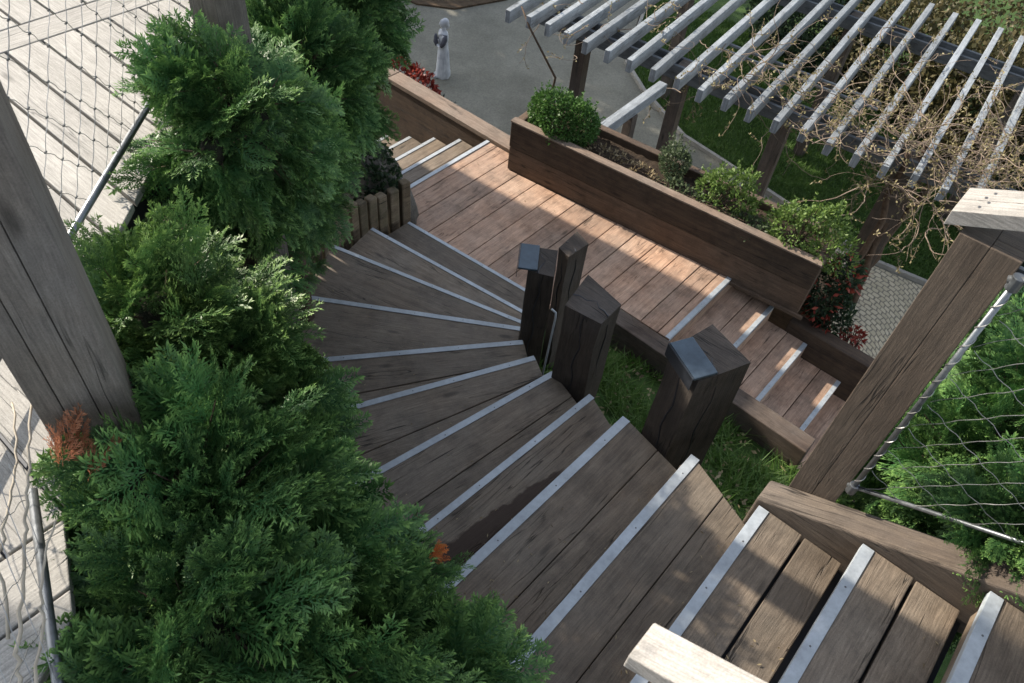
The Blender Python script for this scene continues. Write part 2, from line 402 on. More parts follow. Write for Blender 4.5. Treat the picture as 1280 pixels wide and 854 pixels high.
def place_fronds(P, D, S, temps, g, H=None, base=None):
    """instances baked into one array of quads"""
    out = []; rn = []; tp = []
    D = D / np.linalg.norm(D, axis=1)[:, None]
    h = g.normal(size=D.shape) * .55 + np.array([0, 0, 1.0]) if H is None else H + g.normal(size=D.shape) * .22
    B = np.cross(h, D); B /= np.linalg.norm(B, axis=1)[:, None]; Nm = np.cross(D, B)
    which = g.integers(0, len(temps), len(P)); base = g.random(len(P)) if base is None else base
    for w, (q, t) in enumerate(temps):
        m = np.where(which == w)[0]
        if not len(m): continue
        R3 = np.stack([D[m], B[m], Nm[m]], axis=2)                     # columns
        v = np.einsum('mij,nkj->mnki', R3, q) * S[m][:, None, None, None] + P[m][:, None, None, :]
        out.append(v.reshape(-1, 4, 3)); rn.append(np.repeat(base[m], len(q)) + g.normal(0, .12, len(m) * len(q))); tp.append(np.tile(t, len(m)))
    return np.concatenate(out), np.concatenate(rn), np.concatenate(tp)

def cedar(name, loc, label, ells, dens, size, seed, mat='cedar', stems=(), temps=None, core=.55, up=.15, tips=1.0):
    """flat sprays of scale leaves: plumes of fronds standing out from a solid dark core that stands in for inner shade"""
    g = np.random.default_rng(seed); root = thing(name, loc, label, 'shrub')
    C = np.array([e[0] for e in ells]); A = np.array([e[1] for e in ells], float)
    PB = []; PD = []; PL = []
    for k in range(len(ells)):
        area = 4 * math.pi * (A[k].prod()) ** (2 / 3); n = int(dens * area * (ells[k][2] if len(ells[k]) > 2 else 1))
        d = g.normal(size=(n, 3)); d /= np.linalg.norm(d, axis=1)[:, None]
        r = g.uniform(.50, .85, n)
        p = C[k] + d * A[k] * (r * (1 + .14 * n3(C[k] + d * A[k], 6.0, seed)))[:, None]
        nn = d / A[k]; nn /= np.linalg.norm(nn, axis=1)[:, None]
        ok = np.ones(n, bool)
        for j in range(len(ells)):
            if j != k: ok &= ~(np.sum(((p - C[j]) / (A[j] * .62)) ** 2, axis=1) < 1)
        PB.append(p[ok]); PD.append(nn[ok]); PL.append(np.full(ok.sum(), ells[k][3] if len(ells[k]) > 3 else 1.0))
    PB = np.concatenate(PB); PD = np.concatenate(PD); n = len(PB)
    D = PD + g.normal(size=(n, 3)) * .42 + np.array([0, 0, up]); D /= np.linalg.norm(D, axis=1)[:, None]
    H = g.normal(size=(n, 3)) * .7 + np.array([0, 0, .9]) + PD * .35
    B = np.cross(H, D); B /= np.linalg.norm(B, axis=1)[:, None]; N_ = np.cross(D, B)
    L = size * g.uniform(.6, 1.4, n) * np.concatenate(PL)
    fp = []; fd = []; fs = []; fh = []; fr = []
    shade = g.random(n)
    K = 6
    for j in range(K):
        t = .12 + .78 * j / K; sg = 1 if j % 2 else -1; an = g.uniform(.5, .85, n) * sg
        fp.append(PB + D * (L * t)[:, None] - N_ * (L * .10 * t * t)[:, None]); fd.append(D * np.cos(an)[:, None] + B * np.sin(an)[:, None] + g.normal(size=(n, 3)) * .10 - N_ * (.18 * t))
        fs.append(L * (.72 - .40 * t) * g.uniform(.8, 1.2, n)); fh.append(N_); fr.append(shade)
    fp.append(PB + D * (L * .72)[:, None] - N_ * (L * .06)[:, None]); fd.append(D - N_ * .22); fs.append(L * .5); fh.append(N_); fr.append(shade)
    P, D2, S, H2, SH = map(np.concatenate, (fp, fd, fs, fh, fr))
    V, rn, tp = place_fronds(P, D2, S, temps or FRONDS, g, H2, SH + g.normal(0, .1, len(SH)))
    c = V.mean(axis=1); rn = rn * .75 + .25 * (.5 + .9 * n3(c, 3.5, seed))
    numpy_mesh('foliage', V, 4, rn, tp * tips, M[mat], root)
    mb = MB()
    for st in stems: mb.tube(st[0], st[1], 7)
    for i in range(0, n, 2):
        k = int(np.argmin(np.sum(((PB[i] - C) / A) ** 2, axis=1))); c0 = Vector(C[k]); en = Vector(PB[i] + D[i] * L[i] * .7)
        mb.tube([c0.lerp(Vector(PB[i]), .3), Vector(PB[i]), en], [.006, .004, .0012], 4, cap=False)
    mb.build('branches', M['bark'], root)
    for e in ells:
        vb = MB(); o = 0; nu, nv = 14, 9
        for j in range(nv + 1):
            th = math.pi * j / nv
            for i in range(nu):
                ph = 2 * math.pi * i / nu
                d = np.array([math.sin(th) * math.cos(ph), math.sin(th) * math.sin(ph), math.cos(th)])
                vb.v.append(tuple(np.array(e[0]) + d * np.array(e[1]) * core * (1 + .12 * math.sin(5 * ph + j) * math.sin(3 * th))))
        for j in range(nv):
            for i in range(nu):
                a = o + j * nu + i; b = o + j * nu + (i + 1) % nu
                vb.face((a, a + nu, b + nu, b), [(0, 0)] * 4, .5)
        vb.build('shade_core', M['coreshade'], root, smooth=True)
    return root
M['coreshade'] = plain('core_shade', (.010, .012, .007), (.028, .028, .016), 30, .95, .03, 40)  # near-black core colour stands in for shade deep inside the cedars

def leaves(P, D, g, L, W, fold=.0):
    """pointed leaves: quads"""
    n = len(P); D = D / np.linalg.norm(D, axis=1)[:, None]; h = g.normal(size=(n, 3)); B = np.cross(h, D); B /= np.linalg.norm(B, axis=1)[:, None]
    l = (L * g.uniform(.6, 1.3, n))[:, None]; w = (W * g.uniform(.7, 1.2, n))[:, None]
    return np.stack([P, P + D * l * .5 + B * w, P + D * l, P + D * l * .5 - B * w], axis=1)
def shrub(name, loc, label, ells, n, L, W, mat, seed, bare=0.0, sprigs=0, group=None, cat='shrub', stems=True, bumpy=.18, freq=9, inner=.55, mats2=None):
    g = np.random.default_rng(seed); root = thing(name, loc, label, cat, group)
    P, Nn = shell_points(ells, n, g, bumpy, freq, inner)
    keep = n3(P, freq * 1.2, seed * 1.7) > -.75 + bare
    P, Nn = P[keep], Nn[keep]
    D = Nn * .6 + g.normal(size=P.shape) * .6 + np.array([0, 0, .25])
    V = leaves(P, D, g, L, W)
    if sprigs:                                     # young shoots standing out of the outline
        for i in range(sprigs):
            e = ells[g.integers(len(ells))]; d = g.normal(size=3); d[2] = abs(d[2]) + .3; d /= np.linalg.norm(d); b0 = np.array(e[0]) + d * np.array(e[1]) * .6
            dd = d + np.array([0, 0, .6]) + g.normal(0, .25, 3); dd /= np.linalg.norm(dd); ln = g.uniform(.06, .17); k = int(ln / .006)
            pp = b0 + dd * np.linspace(0, ln, k)[:, None]; P = np.concatenate([P, pp]); ld = g.normal(size=(k, 3)) + dd * .8
            V = np.concatenate([V, leaves(pp, ld, g, L * .85, W * .9)])
    rn = g.random(len(P)) * .7 + .3 * (.5 + n3(P, 6.0, seed)); zc = np.array([e[0][2] for e in ells]).mean()
    numpy_mesh('foliage', V, 4, rn, g.random(len(P)) ** 2, M[mat], root)
    if mats2:
        m2, k, f = mats2; P2, N2 = shell_points(ells, k, g, .3, freq, .9); s = n3(P2, 5, seed + 2) > f; P2, N2 = P2[s], N2[s]
        numpy_mesh('red_leaves', leaves(P2, N2 + g.normal(size=P2.shape) * .5, g, L * 1.5, W * 1.3), 4, g.random(len(P2)), g.random(len(P2)), M[m2], root)
    if stems:
        mb = MB()
        for i in range(16):
            e = ells[i % len(ells)]; d = Vector(g.normal(size=3)); d.normalize(); b0 = Vector(loc) + Vector((d.x * .04, d.y * .04, 0))
            en = Vector(e[0]) + Vector((d.x * e[1][0], d.y * e[1][1], d.z * e[1][2])) * .85
            mb.tube([b0, b0.lerp(en, .5) + Vector((0, 0, .04)), en], [.009, .006, .002], 5)
        mb.build('stems', M['bark'], root)
    return root
def grass_blades(P, g, h, w, mat, name, lean=.5):
    n = len(P); a = g.uniform(0, 2 * math.pi, n); d = np.stack([np.cos(a), np.sin(a), np.zeros(n)], 1) * w
    hh = h * g.uniform(.4, 1.3, n); top = P + np.stack([g.normal(0, lean, n) * hh, g.normal(0, lean, n) * hh, hh], 1)
    V = np.stack([P - d, P + d, top], axis=1)
    return numpy_mesh(name, V, 3, g.random(n) * .6 + .4 * (.5 + n3(P, 2.5)), g.random(n) ** 1.5, M[mat])

# ================================================================== THE PLACE
RISE = .165; ZG = -2.3; ZD = 2.64
# ------------------------------------------------------------------ ground
mb = MB(); mb.prism([(-160, -160), (160, -160), (160, 160), (-160, 160)], ZG - .4, ZG - .012, r=.5)
structure(mb.build('ground', M['soil']))
mb = MB(); mb.prism([(-20, 4.0), (3.5, 4.0), (3.5, 9.35), (1, 9.33), (-.1, 9.3), (-1, 9.15), (-3.5, 9.55), (-4.25, 9.65), (-5.4, 10.25), (-6.1, 10.75), (-7.5, 13.5), (-8.2, 17), (-22, 24)], ZG - .1, ZG, r=.5)
structure(mb.build('plaza', M['plaza']))
mb = MB(); mb.prism([(-3.2, 5.0), (6, 5.0), (6, 9.32), (1, 9.30), (-.1, 9.27), (-1, 9.12), (-1.9, 9.2), (-2.6, 8.4)], ZG - .06, ZG + .004, r=.5)
structure(mb.build('path', M['setts']))
mb = MB(); lawn_poly = [(8, 9.4), (1, 9.40), (-.1, 9.38), (-1, 9.22), (-3.5, 9.62), (-4.25, 9.72), (-5.4, 10.32), (-6.1, 10.82), (-7.4, 13.5), (-8, 17), (-8, 26), (8, 26)]
mb.prism(lawn_poly, ZG - .05, ZG + .02, r=.5); structure(mb.build('lawn', M['turf']))
mb = MB()
kp = [(6, 9.36), (1, 9.355), (-.1, 9.335), (-1, 9.18), (-3.5, 9.585), (-4.25, 9.685), (-5.4, 10.285), (-6.1, 10.785), (-7.4, 13.5)]
for a, b in zip(kp[:-1], kp[1:]): mb.beam((*a, ZG), (*b, ZG), .06, .12, r=random.random())
tag(mb.build('lawn_edging', M['kerb'], bevel=.006), 'low grey stone edging curving along the lawn', 'edging')
mb = MB(); mb.prism([(-12.5, 9.8), (-10.6, 9.45), (-9.75, 9.5), (-9.2, 9.9), (-8.85, 10.9), (-9, 13), (-14, 13)], ZG - .05, ZG + .03, r=.5)
structure(mb.build('mulch_bed', M['mulch']))
# sloping ground inside the stair, banks under the hedge and beside the lower steps
def sheet(name, x0, x1, y0, y1, fz, mat, n=28, jitter=.03):
    b = MB(); g = np.random.default_rng(3)
    for j in range(n + 1):
        for i in range(n + 1):
            x = x0 + (x1 - x0) * i / n; y = y0 + (y1 - y0) * j / n; b.v.append((x, y, fz(x, y) + g.normal(0, jitter)))
    for j in range(n):
        for i in range(n):
            a = j * (n + 1) + i; b.face((a, a + 1, a + n + 2, a + n + 1), [(0, 0)] * 4, .5)
    return structure(b.build(name, mat, smooth=True))
garden = lambda x, y: -.25 + (3.83 - y) * .42
sheet('grass_slope', -2.15, 2.6, 1.9, 3.80, garden, M['turf'], 28, .015)
sheet('hedge_bank', -5.9, 1.2, -.9, 3.7, lambda x, y: min(1.9, max(-.6, .35 + (x + 3.4) * .42 - (y - .5) * .22)) - (2.2 if y > 1.75 and x > -2.7 else 0) - (.5 if y > 1.2 and x > -2.6 else 0) - (1.0 if y > .62 and x > -1.2 else 0), M['soil'], 34, .02)
sheet('terrace_soil', -3.75, -.75, 5.2, 6.12, lambda x, y: -.12 - (y - 5.2) * .25, M['soil'], 20, .02)
sheet('lower_bank', -.3, 4.5, 3.9, 7.2, lambda x, y: min(-.75, -.75 - (y - 4.9) * 1.25) if y < 6.2 else -2.5, M['soil'], 24, .03)

# ------------------------------------------------------------------ winding staircase
stair = thing('winding_staircase', (-.4, 1.4, 1.65), 'dark brown winding timber staircase with pale metal nosings fanning round the posts', 'staircase')
INN = {1: (-2.372, 3.47), 2: (-2.157, 3.157), 3: (-2.016, 2.952), 4: (-1.905, 2.782), 5: (-1.753, 2.58), 6: (-1.551, 2.416), 7: (-1.339, 2.285), 8: (-1.048, 2.188), 9: (-.804, 2.076), 10: (-.437, 2.0),
       11: (-.1, 1.865), 12: (.245, 1.865), 13: (.595, 1.865), 14: (.94, 1.865), 15: (1.29, 1.865), 16: (1.64, 1.865)}
OUT = {1: (-3.56, 3.37), 2: (-3.56, 2.985), 3: (-3.46, 2.54), 4: (-3.15, 1.94), 5: (-2.68, 1.40), 6: (-2.21, 1.07), 7: (-1.64, .81), 8: (-1.16, .74), 9: (-.85, .68), 10: (-.44, .64),
       11: (-.085, .62), 12: (.255, .62), 13: (.605, .62), 14: (.95, .62), 15: (1.30, .62), 16: (1.65, .62)}
def lerp2(a, b, t): return (a[0] + (b[0] - a[0]) * t, a[1] + (b[1] - a[1]) * t)
def strip(parent, a, b, z, toward, w=.05, screws=True):
    """metal nosing from a to b lying on the tread edge; 'toward' points into the tread"""
    d = Vector((b[0] - a[0], b[1] - a[1])); L = d.length; d.normalize(); n = Vector((-d.y, d.x))
    if n.dot(Vector(toward)) < 0: n = -n
    A, B = Vector(a), Vector(b)
    mb = MB(); lip = .004
    mb.prism([tuple(A - n * lip), tuple(B - n * lip), tuple(B + n * w), tuple(A + n * w)], z + .0005, z + .004, tuple(d))
    mb.prism([tuple(A - n * lip), tuple(B - n * lip), tuple(B - n * .001), tuple(A - n * .001)], z - .028, z + .0003, tuple(d))
    if screws:
        mb.cur = 1; k = max(3, int(L / .28))
        for i in range(k):
            p = A + d * (L * (i + .25 + .4 * random.random()) / k) + n * (w * (.5 + random.uniform(-.12, .12)))
            mb.tube([(p.x, p.y, z + .004), (p.x, p.y, z + .0056)], .0036, 7)
    return mb.build('nosing_strip', [M['strip'], M['screw']], parent, .0012)
for k in range(1, 17):
    z = k * RISE; i0, o0 = INN[k], OUT[k]
    if k < 16: i1, o1 = INN[k + 1], OUT[k + 1]
    else: i1, o1 = (2.6, 1.865), (2.6, .62)
    dn = Vector((o0[0] - i0[0], o0[1] - i0[1])).normalized()
    tw = Vector((i1[0] + o1[0] - i0[0] - o0[0], i1[1] + o1[1] - i0[1] - o0[1])).normalized()
    b = .018                                    # runs a little under the next step
    i1u, o1u = (i1[0] + tw.x * b, i1[1] + tw.y * b), (o1[0] + tw.x * b, o1[1] + tw.y * b)
    straight = k >= 11
    gap = .012 if straight else .0025
    root_t = None
    fr = [.0, .5, 1.0] if straight else ([.0, .56, 1.0] if k in (5, 6, 7, 9, 10) else [0, 1.0])
    mb = MB()
    for f0, f1 in zip(fr[:-1], fr[1:]):
        g0 = gap / 2 if f0 > 0 else 0; g1 = gap / 2 if f1 < 1 else 0
        a0, a1 = lerp2(i0, i1u, f0), lerp2(i0, i1u, f1); c0, c1 = lerp2(o0, o1u, f0), lerp2(o0, o1u, f1)
        sh = lambda p, s: (p[0] + tw.x * s, p[1] + tw.y * s)
        if straight and f1 == 1.0: g1 = .028
        mb.prism([sh(a0, g0), sh(a1, -g1), sh(c1, -g1), sh(c0, g0)], z - .048, z - (.0 if f0 == 0 else random.uniform(.001, .004)), tuple(dn))
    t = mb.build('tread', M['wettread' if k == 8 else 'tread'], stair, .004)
    strip(stair, lerp2(i0, o0, .004), lerp2(i0, o0, .995), z, tuple(tw), .038 if k > 8 else (.030 if k > 3 else .025))
    if straight:
        ub = MB(); ub.prism([(i0[0] + .05, i0[1]), (i1[0] + .02, i1[1]), (o1[0] + .02, o1[1]), (o0[0] + .05, o0[1])], z - .10, z - .062, (1, 0)); ub.build('gap_shade_sheet', M['lampdark'], t)  # dark sheet stands in for the shade below the tread gaps
    # riser below the front edge
    rb = MB(); q = .02
    rb.prism([(i0[0] + tw.x * q, i0[1] + tw.y * q), (o0[0] + tw.x * q, o0[1] + tw.y * q), (o0[0] + tw.x * (q + .022), o0[1] + tw.y * (q + .022)), (i0[0] + tw.x * (q + .022), i0[1] + tw.y * (q + .022))], z - RISE + .002, z - .050, tuple(dn))
    rb.build('riser', M['tread'], t, .002)
# curved inner skirt below the tread ends
mb = MB()
for k in range(1, 11):
    a, c = INN[k], INN[k + 1]
    d = Vector((c[0] - a[0], c[1] - a[1])).normalized(); n = Vector((d.y, -d.x))
    if n.dot(Vector((-1.2 - a[0], 3.2 - a[1]))) > 0: n = -n
    o = .012
    mb.prism([(a[0] + n.x * o, a[1] + n.y * o), (c[0] + n.x * o, c[1] + n.y * o), (c[0] + n.x * (o + .04), c[1] + n.y * (o + .04)), (a[0] + n.x * (o + .04), a[1] + n.y * (o + .04))], -.6, k * RISE - .051, tuple(d))
mb.build('inner_skirt', M['beam'], stair, .003)
# sloping stringers beside the straight part
SL = RISE / .3475
for y0, y1 in ((1.872, 1.985), (.50, .612)):
    mb = MB(); zt = lambda x, y: 11 * RISE + .025 + (x + .1) * SL
    mb.prism([(-.125, y0), (2.4, y0), (2.4, y1), (-.125, y1)], lambda x, y: zt(x, y) - .33, zt, (1, 0))
    mb.build('stringer', M['stringer'], stair, .008)

# ------------------------------------------------------------------ landing
landing = thing('wooden_landing', (-2.7, 4.2, 0), 'reddish brown timber landing of wide boards lit along the planter', 'landing')
def clip_x(poly, x, keep_less):
    out = []
    for i in range(len(poly)):
        a, b = poly[i], poly[(i + 1) % len(poly)]
        ia, ib = (a[0] <= x) == keep_less, (b[0] <= x) == keep_less
        if ia: out.append(a)
        if ia != ib: t = (x - a[0]) / (b[0] - a[0]); out.append((x, a[1] + t * (b[1] - a[1])))
    return out
land_poly = [(-4.04, 3.36), (-3.56, 3.39), (-2.35, 3.49), (-1.95, 3.985), (-1.395, 3.985), (-1.395, 4.915), (-3.6, 4.665), (-3.62, 4.855), (-4.04, 4.855)]
x = -4.04; i = 0
ws = [.13, .20, .21, .20, .215, .205, .20, .21, .20, .20, .21, .20, .16, .16]
while x < -1.40:
    w = ws[i % len(ws)]; x1 = min(x + w, -1.395)
    p = clip_x(clip_x(land_poly, x + .0035, False), x1 - .0035, True)
    if len(p) > 2:
        mb = MB(); mb.prism(p, -.045, -random.uniform(0, .004), (0, 1)); mb.build('board', M['landing'], landing, .004)
    x = x1; i += 1
strip(landing, (-4.04, 3.8), (-4.04, 4.853), .0005, (1, 0), .034)
strip(landing, (-1.395, 3.985), (-1.395, 4.915), .0005, (-1, 0), .036)
mb = MB(); mb.prism([(-4.0, 3.42), (-2.36, 3.55), (-1.9, 4.0), (-1.42, 4.0), (-1.42, 4.86), (-3.98, 4.86)], -.5, -.06); mb.build('underframe', M['beam'], landing)
mb = MB(); mb.prism([(-2.05, 3.83), (-.14, 3.79), (-.14, 3.945), (-1.95, 3.98)], -.26, .004, (1, 0)); tag(mb.build('edge_beam', M['beam'], bevel=.008), 'long weathered grey brown sleeper between grass and lower steps', 'beam')

# ------------------------------------------------------------------ lower flights
def flight(name, loc, label, x0, dx, y0, y1, n, mat):
    root = thing(name, loc, label, 'steps')
    s = 1 if dx > 0 else -1
    for k in range(1, n + 1):
        xa, xb = x0 + dx * (k - 1) - s * .01, x0 + dx * k; z = -k * RISE
        mb = MB(); xm = xa + (xb - xa) * .52
        for p, q in ((xa, xm - s * .003), (xm + s * .003, xb)):
            mb.prism([(p, y0), (q, y0), (q, y1), (p, y1)], z - .045, z - random.uniform(0, .003), (0, 1))
        t = mb.build('tread', mat, root, .004)
        strip(root, (xb, y0 + .01), (xb, y1 - .01), z, (-s, 0), .032)
        rb = MB(); rb.prism([(xa + s * .012, y0), (xa - s * .012, y0), (xa - s * .012, y1), (xa + s * .012, y1)], z + .002, z + RISE - .05, (0, 1)); rb.build('riser', mat, t)
    return root
fr_ = flight('lower_steps', (-.9, 4.4, -.4), 'reddish brown steps going down beside the planter end', -1.395, .375, 3.955, 5.08, 7, M['landing'])
flight('lower_steps', (-4.8, 4.3, -.4), 'narrow steps going down left of the landing along a dark wall', -4.04, -.35, 3.72, 4.86, 9, M['tread'])
mb = MB(); mb.prism([(-.86, 5.09), (1.6, 5.09), (1.6, 5.22), (-.86, 5.22)], -1.6, -.22, (1, 0))
tag(mb.build('retaining_sleeper', M['planter'], bevel=.008), 'dark sleeper wall at the far side of the lower right steps', 'retaining wall')
mb = MB(); mb.prism([(-9.5, 4.875), (-3.66, 4.875), (-3.63, 5.0), (-9.5, 5.02)], -2.4, -.02, (1, 0))
w_ = thing('timber_wall', (-5, 4.9, -1), 'dark timber wall with a flat plank top beside the left steps', 'wall'); mb.build('wall_board', M['planter'], w_, .006)
for xa, xb in ((-9.5, -5.42), (-5.41, -3.62)):
    mb = MB(); mb.prism([(xa, 4.865), (xb, 4.865), (xb, 5.04), (xa, 5.04)], -.018, .03, (1, 0)); mb.build('top_plank', M['plantertop'], w_, .004)

# ------------------------------------------------------------------ planter box
pl = thing('planter_box', (-2.2, 5.1, 0), 'long dark timber planter box along the landing', 'planter')
PA, PB = Vector((-3.63, 4.672)), Vector((-.815, 4.985)); pd = (PB - PA).normalized(); pn = Vector((-pd.y, pd.x))
def pq(s, t): v = PA + pd * s + pn * t; return (v.x, v.y)
PL = (PB - PA).length
for z0, z1, t in ((-.03, .235, 0), (.24, .485, -.006)):
    mb = MB(); mb.prism([pq(0, t), pq(PL, t), pq(PL, t + .07), pq(0, t + .07)], z0, z1, tuple(pd)); mb.build('front_board', M['planter' if z0 > .1 else 'planterlow'], pl, .007)
    mb = MB(); mb.prism([pq(.0, .48), pq(PL, .48), pq(PL, .55), pq(.0, .55)], z0, z1 - .03, tuple(pd)); mb.build('back_board', M['planter'], pl, .007)
    for s in (.0, PL - .07):
        mb = MB(); mb.prism([pq(s, .073), pq(s + .07, .073), pq(s + .07, .477), pq(s, .477)], z0, z1, tuple(pn)); mb.build('end_board', M['planter'], pl, .007)
mb = MB(); mb.prism([pq(-.004, -.012), pq(PL, -.012), pq(PL, .066), pq(-.004, .066)], .487, .505, tuple(pd)); mb.build('top_lath', M['plantertop'], pl, .004)
mb = MB(); mb.prism([pq(PL * .6, -.03), pq(PL + .05, -.03), pq(PL + .05, -.008), pq(PL * .6, -.008)], -.045, -.012, tuple(pd)); mb.build('bottom_lath', M['planter'], pl, .004)
mb = MB(); nx, ny = 60, 10; g = np.random.default_rng(5)
for j in range(ny + 1):
    for i in range(nx + 1):
        q = pq(.07 + (PL - .14) * i / nx, .07 + .41 * j / ny); mb.v.append((q[0], q[1], .38 + g.normal(0, .005)))
for j in range(ny):
    for i in range(nx):
        a = j * (nx + 1) + i; mb.face((a, a + 1, a + nx + 2, a + nx + 1), [(0, 0)] * 4, .5)
mb.build('soil', M['soil'], pl, smooth=True)
tl = MB(); tl.prism([(-3.6, 6.06), (-.85, 6.06), (-.85, 6.2), (-3.6, 6.2)], -2.4, -.3, (1, 0))
rw = thing('terrace_wall', (-2, 6.1, -1), 'grey topped timber wall behind the planter box', 'retaining wall'); tl.build('wall_board', M['planter'], rw, .006)
tl = MB(); tl.prism([(-3.62, 6.0), (-.83, 6.0), (-.83, 6.23), (-3.62, 6.23)], -.297, -.25, (1, 0)); tl.build('top_plank', M['post'], rw, .005)

# ------------------------------------------------------------------ stake edging round the outside of the stair
edg = thing('stake_edging', (-3.7, 3.2, .1), 'curved edging of upright round topped stakes behind the stair', 'edging')
ring = [(-3.63, 3.42), (-3.66, 3.2), (-3.655, 3.0), (-3.62, 2.8), (-3.56, 2.62), (-3.46, 2.42), (-3.34, 2.22), (-3.2, 2.03), (-3.04, 1.83), (-2.86, 1.62), (-2.66, 1.42), (-2.4, 1.2), (-2.1, 1.0), (-1.7, .8), (-1.3, .69), (-.9, .63), (-.5, .58)]
pts = []
for a, b in zip(ring[:-1], ring[1:]):
    L = math.hypot(b[0] - a[0], b[1] - a[1]); n = max(1, round(L / .095))
    pts += [lerp2(a, b, i / n) for i in range(n)]
for i, p in enumerate(pts):
    t = i / len(pts); zt = .47 + 1.65 * max(0, t - .06) + random.uniform(-.02, .02)
    d = Vector(pts[min(i + 1, len(pts) - 1)]) - Vector(pts[max(i - 1, 0)]); d.normalize(); n = Vector((-d.y, d.x)); w = .043; h = .035
    if n.dot(Vector((-2 - p[0], 2.9 - p[1]))) > 0: n = -n
    mb = MB(); P_ = Vector(p)
    mb.prism([tuple(P_ - d * w), tuple(P_ + d * w), tuple(P_ + d * w * .8 + n * h * 2), tuple(P_ - d * w * .8 + n * h * 2)], -.3, zt, (0, 1))
    mb.build('stake', M['stake'], edg, .012)
# boulder with ivy at the corner of the left steps
rk = thing('boulder', (-4.05, 3.4, 0), 'rough grey boulder at the corner of the left steps', 'rock')
bm_v = MB(); g = np.random.default_rng(11)
for c, a in (((-4.05, 3.43, .18), (.30, .24, .42)), ((-4.45, 3.42, .02), (.28, .24, .40)), ((-3.82, 3.50, .10), (.20, .11, .26))):
    o = len(bm_v.v); nu, nv = 18, 11
    for j in range(nv + 1):
        th = math.pi * j / nv
        for i in range(nu):
            ph = 2 * math.pi * i / nu; d = np.array([[math.sin(th) * math.cos(ph), math.sin(th) * math.sin(ph), math.cos(th)]])
            k = 1 + .16 * n3(d + c, 3.0)[0] + .07 * n3(d + c, 9.0)[0]; p = np.array(c) + d[0] * np.array(a) * k; bm_v.v.append(tuple(p))
    for j in range(nv):
        for i in range(nu):
            q0 = o + j * nu + i; q1 = o + j * nu + (i + 1) % nu; bm_v.face((q0, q0 + nu, q1 + nu, q1), [(0, 0)] * 4, .5)
bm_v.build('stone', M['stone'], rk)

shrub('ivy_plant', (-4.1, 3.4, .3), 'dark ivy growing over the boulder at the left steps', [((-4.0, 3.36, .42), (.28, .20, .28)), ((-4.4, 3.4, .25), (.28, .22, .3)), ((-3.85, 3.32, .30), (.14, .12, .22))], 2600, .045, .016, 'darkleaf', 12, .2, sprigs=20, bumpy=.3, cat='plant')
